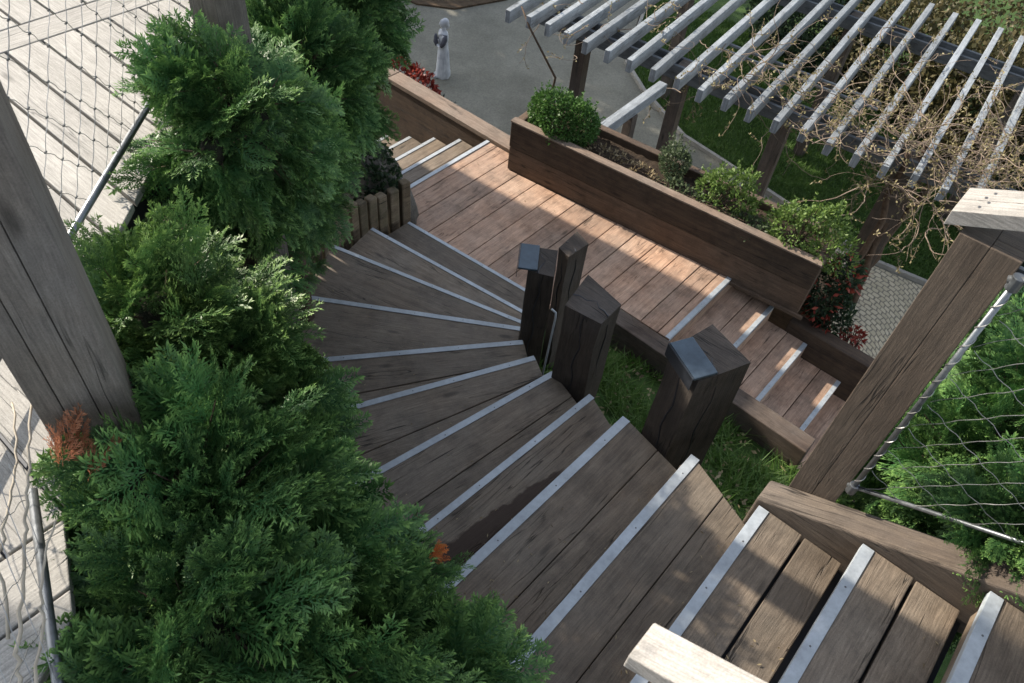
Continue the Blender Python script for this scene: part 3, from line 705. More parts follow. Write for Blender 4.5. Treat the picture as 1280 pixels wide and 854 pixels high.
# ------------------------------------------------------------------ newel posts
def newel(corners, zb, zt, label, lamp=None, inner=.07):
    cx_ = sum(c[0] for c in corners) / len(corners); cy_ = sum(c[1] for c in corners) / len(corners)
    root = thing('newel_post', (cx_, cy_, zb), label, 'post')
    mb = MB(); n = len(corners); o = len(mb.v); mb.v = []
    g = np.random.default_rng(int(abs(cx_) * 1000)); levels = np.linspace(zb, zt, 9); ou = random.random() * 30
    for L in levels:
        for c in corners: mb.v.append((c[0] + g.normal(0, .0025), c[1] + g.normal(0, .0025), L + (g.normal(0, .006) if L == zt else 0)))
    per = [0]
    for i in range(n): per.append(per[-1] + math.dist(corners[i], corners[(i + 1) % n]))
    r = random.random()
    for l in range(len(levels) - 1):
        for i in range(n):
            j = (i + 1) % n; q = [l * n + i, l * n + j, (l + 1) * n + j, (l + 1) * n + i]
            mb.face(q, [(levels[l] + ou, per[i]), (levels[l] + ou, per[i + 1]), (levels[l + 1] + ou, per[i + 1]), (levels[l + 1] + ou, per[i])], r)
    T = [(len(levels) - 1) * n + i for i in range(n)]
    mb.face(T, [(ou + mb.v[i][0], mb.v[i][1]) for i in T], r * .5 + .5)
    # drying cracks: narrow dark wedges on the faces
    ck = mb; ck.cur = 1
    for (e, u, z0_, z1_) in ((0, .45, .05, .55), (1, .35, .0, .7), (3, .55, .0, .4)):
        a, b = Vector(corners[e % n]), Vector(corners[(e + 1) % n]); d = (b - a).normalized(); nn = Vector((d.y, -d.x))
        pm = a.lerp(b, u); pp = []
        H_ = zt - zb
        for s in range(9):
            zz = zt - H_ * (z0_ + (z1_ - z0_) * s / 8); wv = .012 * math.sin(s * 1.7 + e) ; pp.append((pm.x + d.x * wv + nn.x * .0005, pm.y + d.y * wv + nn.y * .0005, zz))
        ck.tube(pp, [.0005 + .0032 * math.sin(math.pi * (s + 1) / 10) for s in range(9)], 5)
    cc_ = Vector((cx_, cy_, zt + .0005))
    for kk, i in enumerate((0, 2) if n == 4 else (0,)):
        a_, b_ = Vector((*corners[i], zt + .0005)), Vector((*corners[(i + 1) % n], zt + .0005)); e_ = a_.lerp(b_, .35 + .3 * kk)
        ck.tube([cc_ + Vector((.01, .012, 0)), cc_.lerp(e_, .35) + Vector((.006, -.007, 0)), cc_.lerp(e_, .7) + Vector((-.004, .005, 0)), e_], [.0008, .0028, .0034, .004], 5)
    p = mb.build('timber', [M['newel'], M['lampdark']], root, .006)
    if lamp:
        (a, b, wout, h) = lamp                     # lamp box along edge a-b, sticking out by wout
        A, B = Vector(a), Vector(b); d = (B - A).normalized(); nn = Vector((d.y, -d.x))
        if nn.dot(A - Vector((cx_, cy_))) < 0: nn = -nn
        lb = MB(); lb.prism([tuple(A - nn * inner), tuple(B - nn * inner), tuple(B + nn * wout), tuple(A + nn * wout)], zt + .009, zt + .022, tuple(d))
        L = lb.build('step_light', M['lamp'], root, .003)
        lb = MB(); e = .003
        lb.prism([tuple(A + nn * (wout + .0015) + d * .0), tuple(B + nn * (wout + .0015)), tuple(B + nn * (wout + .005)), tuple(A + nn * (wout + .005))], zt - h, zt + .020, tuple(d)); lb.build('light_face', M['lampdark'], L, .001)
        lb = MB(); lb.prism([tuple(A + nn * wout * .93 + d * .002), tuple(B + nn * wout * .93 - d * .002), tuple(B + nn * wout * .97 - d * .002), tuple(A + nn * wout * .97 + d * .002)], zt + .0225, zt + .0245, tuple(d)); lb.build('rim', M['lampdark'], L)
    return root
newel([(-.55, 2.05), (-.44, 2.275), (-.665, 2.345), (-.715, 2.12)], .3, 2.0, 'thick dark square post nearest the grass slope with blue metal light box', ((-.728, 2.125), (-.553, 2.035), .012, .05), .098)
newel([(-1.13, 2.275), (-1.14, 2.45), (-1.37, 2.49), (-1.32, 2.245)], .2, 1.7, 'broad cracked dark post with bare top in the middle of the group', None)
newel([(-1.79, 2.585), (-1.665, 2.659), (-1.787, 2.835), (-1.905, 2.745)], 0, 1.37, 'slim dark post with small blue metal cap box beside the steep winder', ((-1.79, 2.58), (-1.908, 2.745), .058, .05), .05)
newel([(-1.805, 3.0), (-1.795, 3.185), (-1.90, 3.20), (-1.895, 3.03)], -.2, 1.2, 'farthest slim dark post with pointed bare top by the landing', None)
mb = MB(); mb.tube([(-1.48, 2.40, .55), (-1.485, 2.43, .95), (-1.49, 2.46, 1.32), (-1.50, 2.47, 1.345), (-1.53, 2.47, 1.35)], .006, 6)
tag(mb.build('conduit_cable', M['strip'], smooth=True), 'thin pale bent cable rising between two dark posts', 'cable')

# ------------------------------------------------------------------ fences on the upper level
def vpost(name, label, x, y, wx, wy, zb, zt, mat, rot=0, lam=2):
    root = thing(name, (x, y, zb), label, 'post')
    ca, sa = math.cos(rot), math.sin(rot)
    c = lambda u, v: (x + u * ca - v * sa, y + u * sa + v * ca)
    def bar(u0, u1, v0, v1, nm):
        mb = MB(); a, b = c((u0 + u1) / 2, (v0 + v1) / 2), None
        mb.beam((*a, zb), (*a, zt), abs(v1 - v0), abs(u1 - u0), up=(ca, sa, 0)); return mb.build(nm, M[mat], root, .0025)
    if lam == 2: bar(-wx / 2, -.0002, -wy / 2, wy / 2, 'timber'); bar(.0002, wx / 2, -wy / 2, wy / 2, 'timber')
    else:
        cuts = [-wy / 2, -wy * .22, wy * .12, wy / 2]
        for v0, v1 in zip(cuts[:-1], cuts[1:]): bar(-wx / 2, wx / 2, v0 + .001, v1 - .001, 'timber')
    return root
# right hand post of the straight stair with handrail and tube-framed net
vpost('railing_post', 'brown timber railing post standing outside the stringer, sloping handrail on top', .02, 2.06, .16, .15, 1.2, 3.11, 'brownpost')
SLP = .47
def handrail(name, label, x0, x1, ya, yb, z0, two=True):
    root = thing(name, (x0, (ya + yb) / 2, z0), label, 'handrail'); bars = []
    ym = (ya + yb) / 2 if two else yb
    for (p, q) in (((ya, ym - .0015), (ym + .0015, yb)) if two else ((ya, yb),)):
        mb = MB(); zt = lambda x, y: z0 + (x - x0) * SLP
        mb.prism([(x0, p), (x1, p), (x1, q), (x0, q)], lambda x, y: zt(x, y) - .045, zt, (1, 0)); r_ = None; bars.append(mb)
    sb = bars[0]; sb.cur = 1
    for i in range(4 if two else 0):
        xx = x0 + .05 + .012 * (i % 2); yy = ya + (yb - ya) * (.22 + .19 * i)
        sb.tube([(xx, yy, z0 + (xx - x0) * SLP - .002), (xx, yy, z0 + (xx - x0) * SLP + .0012)], .006, 8)
    for b_ in bars: b_.build('plank', [M['rail'], M['screw']], root, .003)
    return root
handrail('handrail', 'pale sun-bleached handrail end on top of the brown railing post', -.105, 2.2, 1.985, 2.125, 3.155)
handrail('handrail', 'pale sunlit handrail end nearest the viewer at the bottom edge', -.07, 2.2, .512, .585, 3.13, False)
vpost('railing_post', 'railing post under the nearest handrail end at the bottom edge', .05, .55, .14, .07, 1.7, 3.06, 'post')

def net(root, O, U, V, w, h, a, pitch, rad, seed, shear=0.0, knots=True):
    """diamond cable net in the panel O + u*U + v*V, clipped to w x h"""
    g = np.random.default_rng(seed); O, U, V = Vector(O), Vector(U), Vector(V); mb = MB()
    for sgn in (1, -1):
        du, dv = math.cos(a), sgn * math.sin(a); nu, nv = -dv, du
        offs = [0 * nu + 0 * nv, w * nu, h * nv, w * nu + h * nv]
        k0, k1 = math.floor(min(offs) / pitch), math.ceil(max(offs) / pitch)
        for k in range(k0, k1 + 1):
            c = k * pitch; p = (nu * c, nv * c); ts = np.arange(-3, 3, pitch * .25); run = []
            for t in ts:
                u, v = p[0] + du * t, p[1] + dv * t
                ww = .0035 * math.sin(t / pitch * math.pi * 2 + k) + g.normal(0, .0006)
                if 0 <= u <= w and 0 <= v <= h: run.append(O + U * (u + nu * ww) + V * (v + nv * ww) + U.cross(V).normalized() * (.02 * math.sin(u * 2.2) * math.sin(v * 2.6)))
            if len(run) > 2: mb.tube(run, rad, 4, cap=False)
    kb = mb; kb.cur = 1
    if knots:
        for i in range(-60, 60):
            for j in range(-60, 60):
                # crossing of family + (offset i) and family - (offset j)
                c1, c2 = i * pitch, j * pitch
                A = np.array([[-math.sin(a), math.cos(a)], [math.sin(a), math.cos(a)]]); s = np.linalg.solve(A, [c1, c2])
                if 0 <= s[0] <= w and 0 <= s[1] <= h:
                    q = O + U * s[0] + V * s[1] + U.cross(V).normalized() * (.02 * math.sin(s[0] * 2.2) * math.sin(s[1] * 2.6))
                    kb.tube([q - (U * math.cos(a)) * .008, q + (U * math.cos(a)) * .008], rad * 2.3, 5)
    return mb.build('cable_net', [M['wire'], M['screw']], root)
rp = thing('railing_net', (.1, 1.985, 2.0), 'steel cable net in a galvanised tube frame beside the right railing post', 'railing')
ux = Vector((1, 0, SLP)).normalized()
mb = MB(); A = Vector((.115, 1.975, 2.06)); B = Vector((.115, 1.975, 3.06))
mb.tube([A, B], .009, 8); mb.build('upright_tube', M['tube'], rp, smooth=True)
mb = MB(); mb.tube([B - Vector((.02, 0, .0)), B + ux * 1.6], .011, 8); mb.build('top_tube', M['tube'], rp, smooth=True)
mb = MB(); mb.tube([A - Vector((.02, 0, .0)), A + ux * 1.6], .008, 8); mb.build('bottom_tube', M['tube'], rp, smooth=True)
mb = MB()
for q in (A, B):
    mb = MB(); mb.tube([q + Vector((0, 0, -.022)), q + Vector((0, 0, .022))], .018, 10); mb.build('clamp', M['tube'], rp, .002)
mb = MB(); mb.beam(B + Vector((-.045, .035, 0)), B + Vector((0.01, .035, 0)), .012, .05); mb.build('bracket', M['tube'], rp, .002)
mb = MB()
for i in range(60): # lacing wire round the upright
    t = i / 59; an = t * 2 * math.pi * 14; mb.v
lace = [A.lerp(B, i / 200) + Vector((math.cos(i / 200 * 80), math.sin(i / 200 * 80), 0)) * .0105 for i in range(201)]
mb.tube(lace, .0018, 4); mb.build('lacing_wire', M['wire'], rp)
net(rp, A + Vector((.01, 0, .0)), ux, Vector((0, 0, 1)), 1.5, .98, R(38), .10, .0010, 4, knots=False)

# left side: post, tube and net along the deck edge
vpost('railing_post', 'tall grey timber railing post with long cracks, left edge, rising from the hedge', -1.42, .285, .185, .185, 2.2, 3.72, 'post', R(-23), 3)
vpost('railing_post', 'grey timber railing post behind the far hedge top', -2.40, 1.40, .13, .13, 1.2, 3.9, 'post', R(10))
lf = thing('railing_net', (-1.9, .75, 2.7), 'steel cable net over the sunlit deck left of the hedge', 'railing')
TA, TB = Vector((-1.47, -.10, 2.715)), Vector((-2.86, 1.59, 2.715)); tu = (TB - TA).normalized(); TL = (TB - TA).length
TA2 = Vector((-2.08, .60, 2.70)); TB2 = Vector((-2.46, 1.06, 2.70))
mb = MB(); mb.tube([TA, TB], .012, 8); mb.build('bottom_tube', M['tube'], lf, smooth=True)
net(lf, TA, tu, Vector((0, 0, 1)), TL, 1.5, R(47), .092, .0012, 5)
lf2 = thing('railing_net', (-1.1, 0, 2.7), 'steel cable net panel at the lower left corner with pale climbing stems', 'railing')
SA, SB = Vector((-1.31, .07, 2.70)), Vector((-.886, -.104, 2.70)); su = (SB - SA).normalized()
mb = MB(); mb.tube([SA, SB + su * .5], .011, 8); mb.build('bottom_tube', M['tube'], lf2, smooth=True)
net(lf2, SA, su, Vector((0, 0, 1)), 1.1, 1.3, R(45), .11, .0010, 6, knots=False)
st = MB(); g = np.random.default_rng(9)
for pth, r0 in (([(-.80, -.22, 2.66), (-.918, -.15, 2.74), (-.972, -.114, 2.755), (-1.041, -.065, 2.77), (-1.155, .01, 2.785), (-1.196, .031, 2.8), (-1.254, .077, 2.815), (-1.33, .119, 2.83), (-1.45, .199, 2.845), (-1.548, .252, 2.86)], .0042),
                ([(-.80, -.19, 2.66), (-.89, -.124, 2.74), (-.98, -.063, 2.755), (-1.028, -.037, 2.77), (-1.092, .014, 2.785), (-1.149, .073, 2.8)], .0038),
                ([(-1.05, -.13, 2.66), (-1.166, -.058, 2.74), (-1.245, -.001, 2.755), (-1.301, .049, 2.77), (-1.385, .107, 2.785), (-1.505, .161, 2.8)], .0036)):
    fine = []
    for a, b in zip(pth[:-1], pth[1:]):
        for k in range(4): fine.append(Vector(a).lerp(Vector(b), k / 4) + Vector((g.normal(0, .003), g.normal(0, .003), g.normal(0, .003))))
    st.tube(fine, [r0 * (1 - .4 * k / len(fine)) for k in range(len(fine))], 6)
tag(st.build('climbing_vine', M['stem'], smooth=True), 'bare pale climbing stems threaded along the lower left net', 'vine')

# ------------------------------------------------------------------ deck on the left
dk = thing('wooden_deck', (-3, 0, ZD), 'bleached pale timber deck in full sun on the left', 'deck')
deck_poly = [(-.90, -3.0), (-.90, -.20), (-1.02, -.02), (-1.36, .14), (-2.03, .70), (-2.30, 1.02), (-3.55, 2.5), (-6.5, 2.5), (-6.5, -3.0)]
def clip_half(poly, nx, ny, c):                  # keep nx*x+ny*y <= c
    out = []
    for i in range(len(poly)):
        a, b = poly[i], poly[(i + 1) % len(poly)]
        da, db = nx * a[0] + ny * a[1] - c, nx * b[0] + ny * b[1] - c
        if da <= 0: out.append(a)
        if (da <= 0) != (db <= 0): t = da / (da - db); out.append((a[0] + t * (b[0] - a[0]), a[1] + t * (b[1] - a[1])))
    return out
y = .803
ys = [y + .1415 * k for k in range(-27, 13)]
for ya, yb in zip(ys[:-1], ys[1:]):
    p = clip_half(clip_half(deck_poly, 0, -1, -(ya + .0055)), 0, 1, yb - .0055)
    if len(p) < 3: continue
    for lo, hi in ((-6.5, -3.375), (-3.215, -1.245)):
        q = clip_half(clip_half(p, -1, 0, -(lo + .004)), 1, 0, hi - .004)
        if len(q) > 2: mb = MB(); mb.prism(q, ZD - .03, ZD - random.uniform(0, .002), (1, 0)); mb.build('deck_board', M['deck'], dk, .003)
for lo, hi in ((-3.371, -3.219), (-1.241, -1.085), (-1.078, -.90)):
    q = clip_half(clip_half(deck_poly, -1, 0, -lo), 1, 0, hi)
    mb = MB(); mb.prism(q, ZD - .03, ZD - .001, (0, 1)); mb.build('deck_board', M['deck'], dk, .003)
mb = MB(); mb.prism([(p[0] - .02, p[1] - .02) for p in deck_poly], ZD - .25, ZD - .034); mb.build('underframe', M['lampdark'], dk)  # dark sheet under the boards stands in for shade in the gaps

# ------------------------------------------------------------------ pergola
SKEW = Vector((.9935, .114)); PERP = Vector((-.114, .9935))
pg = thing('pergola', (-2.5, 8.5, ZG), 'weathered pale grey timber pergola with many parallel rafters', 'pergola')
E0 = Vector((-5.60, 6.955)); ZR = .0
def pe(s, t, z): v = E0 + SKEW * s + PERP * t; return (v.x, v.y, z)
offs_ = []
s = 0.0
for i in range(20):
    mb = MB(); t0 = random.uniform(-.03, .03); t1 = 4.05 + random.uniform(-.04, .04)
    mb.beam(pe(s, t0, ZR - .06 + random.uniform(-.006, .006)), pe(s + random.uniform(-.03, .03), t1, ZR - .06), .068, .15); mb.build('rafter', M['rafter'], pg, .004)
    s += .262 if i < 4 else .288
def pbeam(t, z, s0, s1, gap=.10):
    for o in (-gap, gap):
        mb = MB(); mb.beam(pe(s0, t + o, z), pe(s1, t + o, z), .045, .17); mb.build('beam', M['pbeam'], pg, .004)
pbeam(.62, ZR - .215, .1, 6.4); pbeam(3.35, ZR - .215, -.1, 6.4)
for sx, wd in ((.72, .15), (2.05, .15), (3.32, .17), (4.72, .30)):
    mb = MB(); mb.beam(pe(sx, .62, ZG), pe(sx, .62, ZR - .13), .16, wd, up=(SKEW.x, SKEW.y, 0)); mb.build('post', M['pdark'], pg, .006)
for sx in (.9, 3.2, 5.4):
    mb = MB(); mb.beam(pe(sx, 3.35, ZG), pe(sx, 3.35, ZR - .13), .15, .15, up=(1, 0, 0)); mb.build('post', M['pdark'], pg, .006)
lt = MB()
for t in (1.25, 1.42): lt.beam(pe(2.2, t, ZR - .14), pe(4.1, t, ZR - .14), .03, .025)
lt.build('lath', M['rafter'], pg)
bb = thing('tie_beam', (-3.46, 6.4, -.05), 'pale timber tie beam running from the planter to the pergola post', 'beam')
mb = MB(); mb.beam((-3.43, 5.62, -.06), (-3.49, 7.06, -.06), .10, .11); mb.build('timber', M['rafter'], bb, .006)
mb = MB(); mb.beam((-3.455, 6.45, ZG), (-3.455, 6.45, -.12), .10, .10, up=(1, 0, 0)); mb.build('post', M['pdark'], bb, .006)

# bare climbing vine over the pergola
def vine(name, label, seed, n, sc, tc, ss, ts, zc, steps=26, rad=.006):
    g = np.random.default_rng(seed); mb = MB(); buds = []
    for i in range(n):
        s0, t0 = g.normal(sc, ss), g.normal(tc, ts); p = Vector(pe(s0, t0, zc + g.normal(.06, .09)))
        a = g.uniform(0, 2 * math.pi); d = Vector((math.cos(a), math.sin(a), g.normal(.1, .3))); curl = g.normal(0, .25); pts_ = []; L = int(steps * g.uniform(.4, 1.2))
        for k in range(L):
            d = (Matrix.Rotation(curl + g.normal(0, .18), 3, 'Z') @ d) + Vector(g.normal(0, .16, 3)); d.z -= .012 + .10 * max(0, p.z - zc - .25) - .22 * max(0, zc - .35 - p.z) * (g.random() < .6)
            d.normalize(); p = p + d * .055; pts_.append(p.copy())
            if g.random() < .22:
                buds.append(p + Vector(g.normal(0, .01, 3)))
                if g.random() < .6:
                    q = p.copy(); e = (d + Vector(g.normal(0, .8, 3))).normalized(); tw = [q]
                    for m in range(4): q = q + e * .04; e = (e + Vector(g.normal(0, .25, 3))).normalized(); tw.append(q); buds.append(q + Vector(g.normal(0, .008, 3)))
                    mb.tube(tw, [.0035, .003, .0025, .002, .0015], 4, cap=False)
        if len(pts_) > 3:
            r0 = rad * g.uniform(.5, 1.5); mb.tube(pts_, [r0 * (1 - .7 * k / len(pts_)) for k in range(len(pts_))], 4, cap=False)
    return mb, np.array([tuple(b) for b in buds])
vn = thing('climbing_vine', pe(4.6, .4, ZG), 'tangled bare climbing vine with small buds over the pergola', 'vine')
allb = []
vm = MB()
for args in ((31, 80, 4.1, .5, .7, .35, .0, 22, .0042), (32, 120, 5.05, .45, .4, .42, -.03, 22, .0045), (33, 24, 2.2, .75, .8, .45, .03, 18, .0045), (34, 34, 5.0, 1.6, .7, .7, .0, 20, .0045), (35, 16, .9, .9, .5, .5, .02, 18, .0045), (36, 22, 5.1, .2, .35, .25, -.45, 20, .006)):
    m_, b_ = vine('v', '', *args); o = len(vm.v); vm.v += m_.v; vm.f += [tuple(i + o for i in f) for f in m_.f]; vm.uv += m_.uv; vm.r += m_.r; vm.m += m_.m; allb.append(b_)
vm.build('stems', M['vine'], vn, smooth=True)
allb = np.concatenate(allb); g = np.random.default_rng(77)
numpy_mesh('buds', leaves(np.repeat(allb, 2, axis=0), g.normal(size=(len(allb) * 2, 3)) + np.array([0, 0, .4]), g, .035, .009), 4, g.random(len(allb) * 2), g.random(len(allb) * 2), M['bud'], vn)
tr_ = MB()
for k in range(3):
    p = Vector(pe(4.75 + .07 * k, .45 + .05 * k, ZG)); pts_ = []
    for i in range(16): p = p + Vector((g.normal(0, .02), g.normal(0, .02), .145)); pts_.append(p.copy())
    tr_.tube(pts_, [.05 - .0015 * i for i in range(16)], 7); tr_.build('trunk', M['bark'], vn, smooth=True); tr_ = MB()
tr_.tube([Vector(pe(.55, .5, ZG)), Vector(pe(.5, .3, ZG + .9)), Vector(pe(.62, .2, ZG + 1.6)), Vector(pe(.3, .0, -.1)), Vector(pe(.1, .1, .05))], [.02, .018, .015, .012, .008], 6)
tr_.build('trunk', M['bark'], vn, smooth=True)

# ------------------------------------------------------------------ statue
def statue(loc):
    root = thing('garden_statue', loc, 'small pale statue of a robed woman holding a bundle on the plaza', 'statue')
    x, y, z = loc; face = Vector((-.6, -.75, 0)).normalized(); side = Vector((-face.y, face.x, 0))
    def P(f, s, h): return Vector((x, y, z + h)) + face * f + side * s
    mb = MB()
    n = 28; prof = [(0, .115, .11), (.05, .12, .115), (.2, .112, .10), (.4, .10, .088), (.52, .085, .072), (.58, .088, .07), (.66, .098, .075), (.72, .095, .066), (.755, .05, .04), (.775, .034, .034), (.80, .038, .04)]
    for (h, a, b) in prof:
        for i in range(n):
            t = 2 * math.pi * i / n; k = 1 + (.06 * math.sin(7 * t + h * 4) + .03 * math.sin(11 * t)) * max(0, (.55 - h) / .55)
            mb.v.append(tuple(P(math.sin(t) * b * k, math.cos(t) * a * k, h)))
    for l in range(len(prof) - 1):
        for i in range(n): j = (i + 1) % n; mb.face((l * n + i, l * n + j, (l + 1) * n + j, (l + 1) * n + i), [(0, 0)] * 4, .5)
    mb.face(list(range(n))[::-1], [(0, 0)] * n, .5); mb.face([(len(prof) - 1) * n + i for i in range(n)], [(0, 0)] * n, .5)
    def ball(c, r3):
        o = len(mb.v); nu, nv = 16, 10
        for j in range(nv + 1):
            th = math.pi * j / nv
            for i in range(nu):
                ph = 2 * math.pi * i / nu; q = P(c[0] + r3[0] * math.sin(th) * math.cos(ph), c[1] + r3[1] * math.sin(th) * math.sin(ph), c[2] + r3[2] * math.cos(th)); mb.v.append(tuple(q))
        for j in range(nv):
            for i in range(nu): a = o + j * nu + i; b = o + j * nu + (i + 1) % nu; mb.face((a, a + nu, b + nu, b), [(0, 0)] * 4, .5)
    ball((.012, 0, .865), (.055, .05, .068)); ball((.066, 0, .858), (.012, .008, .014)); ball((-.02, 0, .885), (.058, .057, .062)); ball((-.055, 0, .83), (.03, .035, .05))
    for sg in (-1, 1):
        mb.tube([P(0, sg * .09, .715), P(.01, sg * .125, .62), P(.07, sg * .10, .54), P(.12, sg * .03, .575)], [.034, .03, .026, .02], 10)
    mb.tube([P(.06, .05, .04), P(.13, .05, .02), P(.155, .05, .018)], [.03, .026, .012], 8); mb.tube([P(.06, -.05, .04), P(.12, -.05, .02), P(.145, -.05, .018)], [.03, .026, .012], 8)
    b = mb.build('figure', M['statue'], root, smooth=True); rm = b.modifiers.new('remesh', 'REMESH'); rm.mode = 'VOXEL'; rm.voxel_size = .008; rm.use_smooth_shade = True
    hb = MB(); o_ = mb
    mb2 = MB(); mb2.tube([P(.10, .045, .545), P(.125, .03, .60), P(.12, .0, .67), P(.115, -.015, .70)], [.03, .036, .028, .016], 10); mb2.build('bundle', M['statuedark'], root, smooth=True)
    for sg in (-1, 1):
        mb3 = MB(); mb3.tube([P(-.01, sg * .085, .722), P(.0, sg * .118, .66), P(.022, sg * .122, .60), P(.055, sg * .108, .555)], [.034, .041, .038, .028], 10); mb3.build('sleeve', M['statuedark'], root, smooth=True)
    mb3 = MB(); mb3.tube([P(.035, -.075, .735), P(.062, -.03, .70), P(.066, .03, .70), P(.035, .075, .735)], [.016, .02, .02, .016], 8); mb3.build('collar', M['statue'], root, smooth=True)
statue((-7.81, 8.18, ZG))

# ------------------------------------------------------------------ hedges and shrubs
cedar('cedar_shrub', (-1.75, .75, 1.0), 'middle cedar shrub with sunlit yellow green top beside the grey post', [((-1.66, .60, 2.58), (.15, .14, .18)), ((-1.52, .66, 2.48), (.11, .10, .14)), ((-1.53, .78, 2.38), (.07, .06, .10), 1, .8), ((-1.51, .56, 2.43), (.16, .15, .19)), ((-1.88, .67, 2.5), (.08, .08, .12), 1, .8), ((-1.74, .68, 2.2), (.17, .14, .28), .7), ((-1.66, .78, 1.9), (.15, .12, .3), .5), ((-1.52, .72, 2.1), (.14, .12, .25), .7), ((-1.47, .8, 2.2), (.06, .06, .1), 1, .8)], 330, .175, 41, 'cedar_light', temps=FRONDS_NEAR,
      stems=[([(-1.75, .75, .9), (-1.72, .75, 1.6), (-1.62, .68, 2.6)], [.04, .03, .012])], up=.3)
cedar('cedar_shrub', (-1.0, .3, 1.2), 'big foreground cedar shrub with deep green sprays filling the lower left', [((-1.19, .27, 2.58), (.12, .11, .16), 1, .75), ((-1.14, .34, 2.45), (.2, .18, .24)), ((-1.23, .54, 2.15), (.11, .1, .14)), ((-.95, .35, 2.25), (.16, .15, .2)), ((-.73, .45, 2.15), (.09, .08, .12)), ((-.85, .17, 2.48), (.16, .15, .2), 1, .9), ((-.64, .27, 2.2), (.19, .18, .23)), ((-.49, .48, 2.05), (.09, .08, .12)), ((-1.36, .6, 2.25), (.11, .1, .14)), ((-1.03, .17, 2.55), (.07, .07, .11), 1, .7), ((-.85, .3, 1.95), (.22, .18, .3), .5), ((-1.2, .4, 2.0), (.22, .18, .3), .5), ((-.5, .32, 1.95), (.14, .15, .28), .5), ((-1.0, .24, 2.15), (.2, .18, .3), .6), ((-.82, .62, 2.05), (.08, .07, .13), 1.2, .75), ((-.50, .60, 1.98), (.09, .07, .13), 1.2, .7), ((-.38, .52, 1.92), (.08, .08, .12), 1.2, .7)], 240, .21, 42, 'cedar', temps=FRONDS_NEAR,
      stems=[([(-1.0, .3, 1.0), (-1.0, .3, 1.8), (-1.05, .28, 2.5)], [.05, .035, .012])], up=.3)
cedar('cedar_shrub', (-2.9, 1.85, .2), 'tall dark cedar shrub at the back with sunlit left side', [((-2.18, 1.28, 2.68), (.17, .16, .22)), ((-2.07, 1.08, 2.72), (.07, .07, .1)), ((-2.76, 1.88, 2.3), (.31, .29, .38)), ((-2.82, 1.8, 1.8), (.19, .17, .26), .3), ((-2.75, 1.54, 1.95), (.2, .18, .3), .12), ((-3.35, 2.47, 1.6), (.18, .17, .24), .8), ((-3.72, 2.95, 1.75), (.19, .18, .25), .9, .8), ((-2.96, 1.72, 1.25), (.2, .18, .3), .15), ((-3.05, 1.93, 1.0), (.10, .09, .2), .6, .6), ((-3.23, 2.39, 2.4), (.38, .35, .48)), ((-3.35, 2.40, 1.2), (.11, .10, .24), .6, .6), ((-2.4, 1.4, 2.35), (.18, .16, .26), .7), ((-2.45, 1.35, 1.9), (.12, .1, .3), .1), ((-3.95, 2.1, 3.55), (.28, .30, .5), .7, .9)], 230, .20, 43, 'cedar', temps=FRONDS_NEAR,
      stems=[([(-2.9, 1.85, .1), (-2.95, 1.9, 1.2), (-3.1, 2.15, 2.7)], [.07, .05, .015])], up=.05)
cedar('cedar_shrub', (-5.6, 2.9, -.6), 'added unseen tall cedar by the left steps, shading the landing and posts', [((-5.3, 2.75, 1.5), (.40, .36, 2.0)), ((-6.0, 2.95, 1.4), (.45, .36, 1.7))], 70, .22, 45, 'cedar', stems=[([(-5.6, 2.85, -1.2), (-5.6, 2.85, 2)], [.08, .03])], temps=FRONDS_LO, core=.85)  # unseen cedar added to keep sun off the landing and posts
shed = thing('shade_shed', (-8.5, 3.2, ZG), 'added unseen dark timber shed beyond the left steps, casting the landing shadow', 'shed')  # unseen shed added so its outline casts the landing's shadow edge
mb = MB()
for i in range(13):
    xa = -9.6 + i * .155; mb.prism([(xa, 2.55), (xa + .15, 2.55), (xa + .15, 3.83), (xa, 3.83)], ZG, 3.9, (0, 1))
mb.build('wall', M['planter'], shed)
mb = MB(); mb.prism([(-9.75, 2.3), (-7.5, 2.3), (-7.5, 3.88), (-9.75, 3.88)], lambda x, y: 3.92, lambda x, y: 4.0, (1, 0)); mb.build('roof', M['post'], shed)
mb = MB(); mb.prism([(-7.95, 3.835), (-7.5, 3.835), (-7.5, 4.04), (-7.95, 4.04)], 2.8, 3.915, (1, 0)); mb.build('shade_box', M['post'], shed)  # overhang shaped to put a step in that shadow edge
cedar('cedar_shrub', (.5, 2.75, .6), 'cedar shrub behind the net at the right edge', [((.41, 2.53, 1.85), (.23, .22, .28)), ((.52, 2.7, 1.95), (.26, .24, .32)), ((.69, 2.26, 1.95), (.22, .2, .27)), ((.23, 2.64, 1.65), (.12, .11, .16)), ((.42, 3.17, 2.0), (.15, .14, .18)), ((.38, 3.1, 1.7), (.16, .15, .22)), ((.95, 2.5, 1.95), (.28, .26, .33)), ((.58, 2.10, 2.16), (.13, .07, .13), 2.2, .75), ((.75, 2.10, 2.22), (.14, .08, .14), 2, .75), ((.55, 2.6, 1.5), (.25, .22, .35))], 230, .19, 44, 'cedar', temps=FRONDS_NEAR,
      stems=[([(.5, 2.75, .0), (.5, 2.7, 1.0), (.5, 2.65, 1.9)], [.035, .025, .01])])

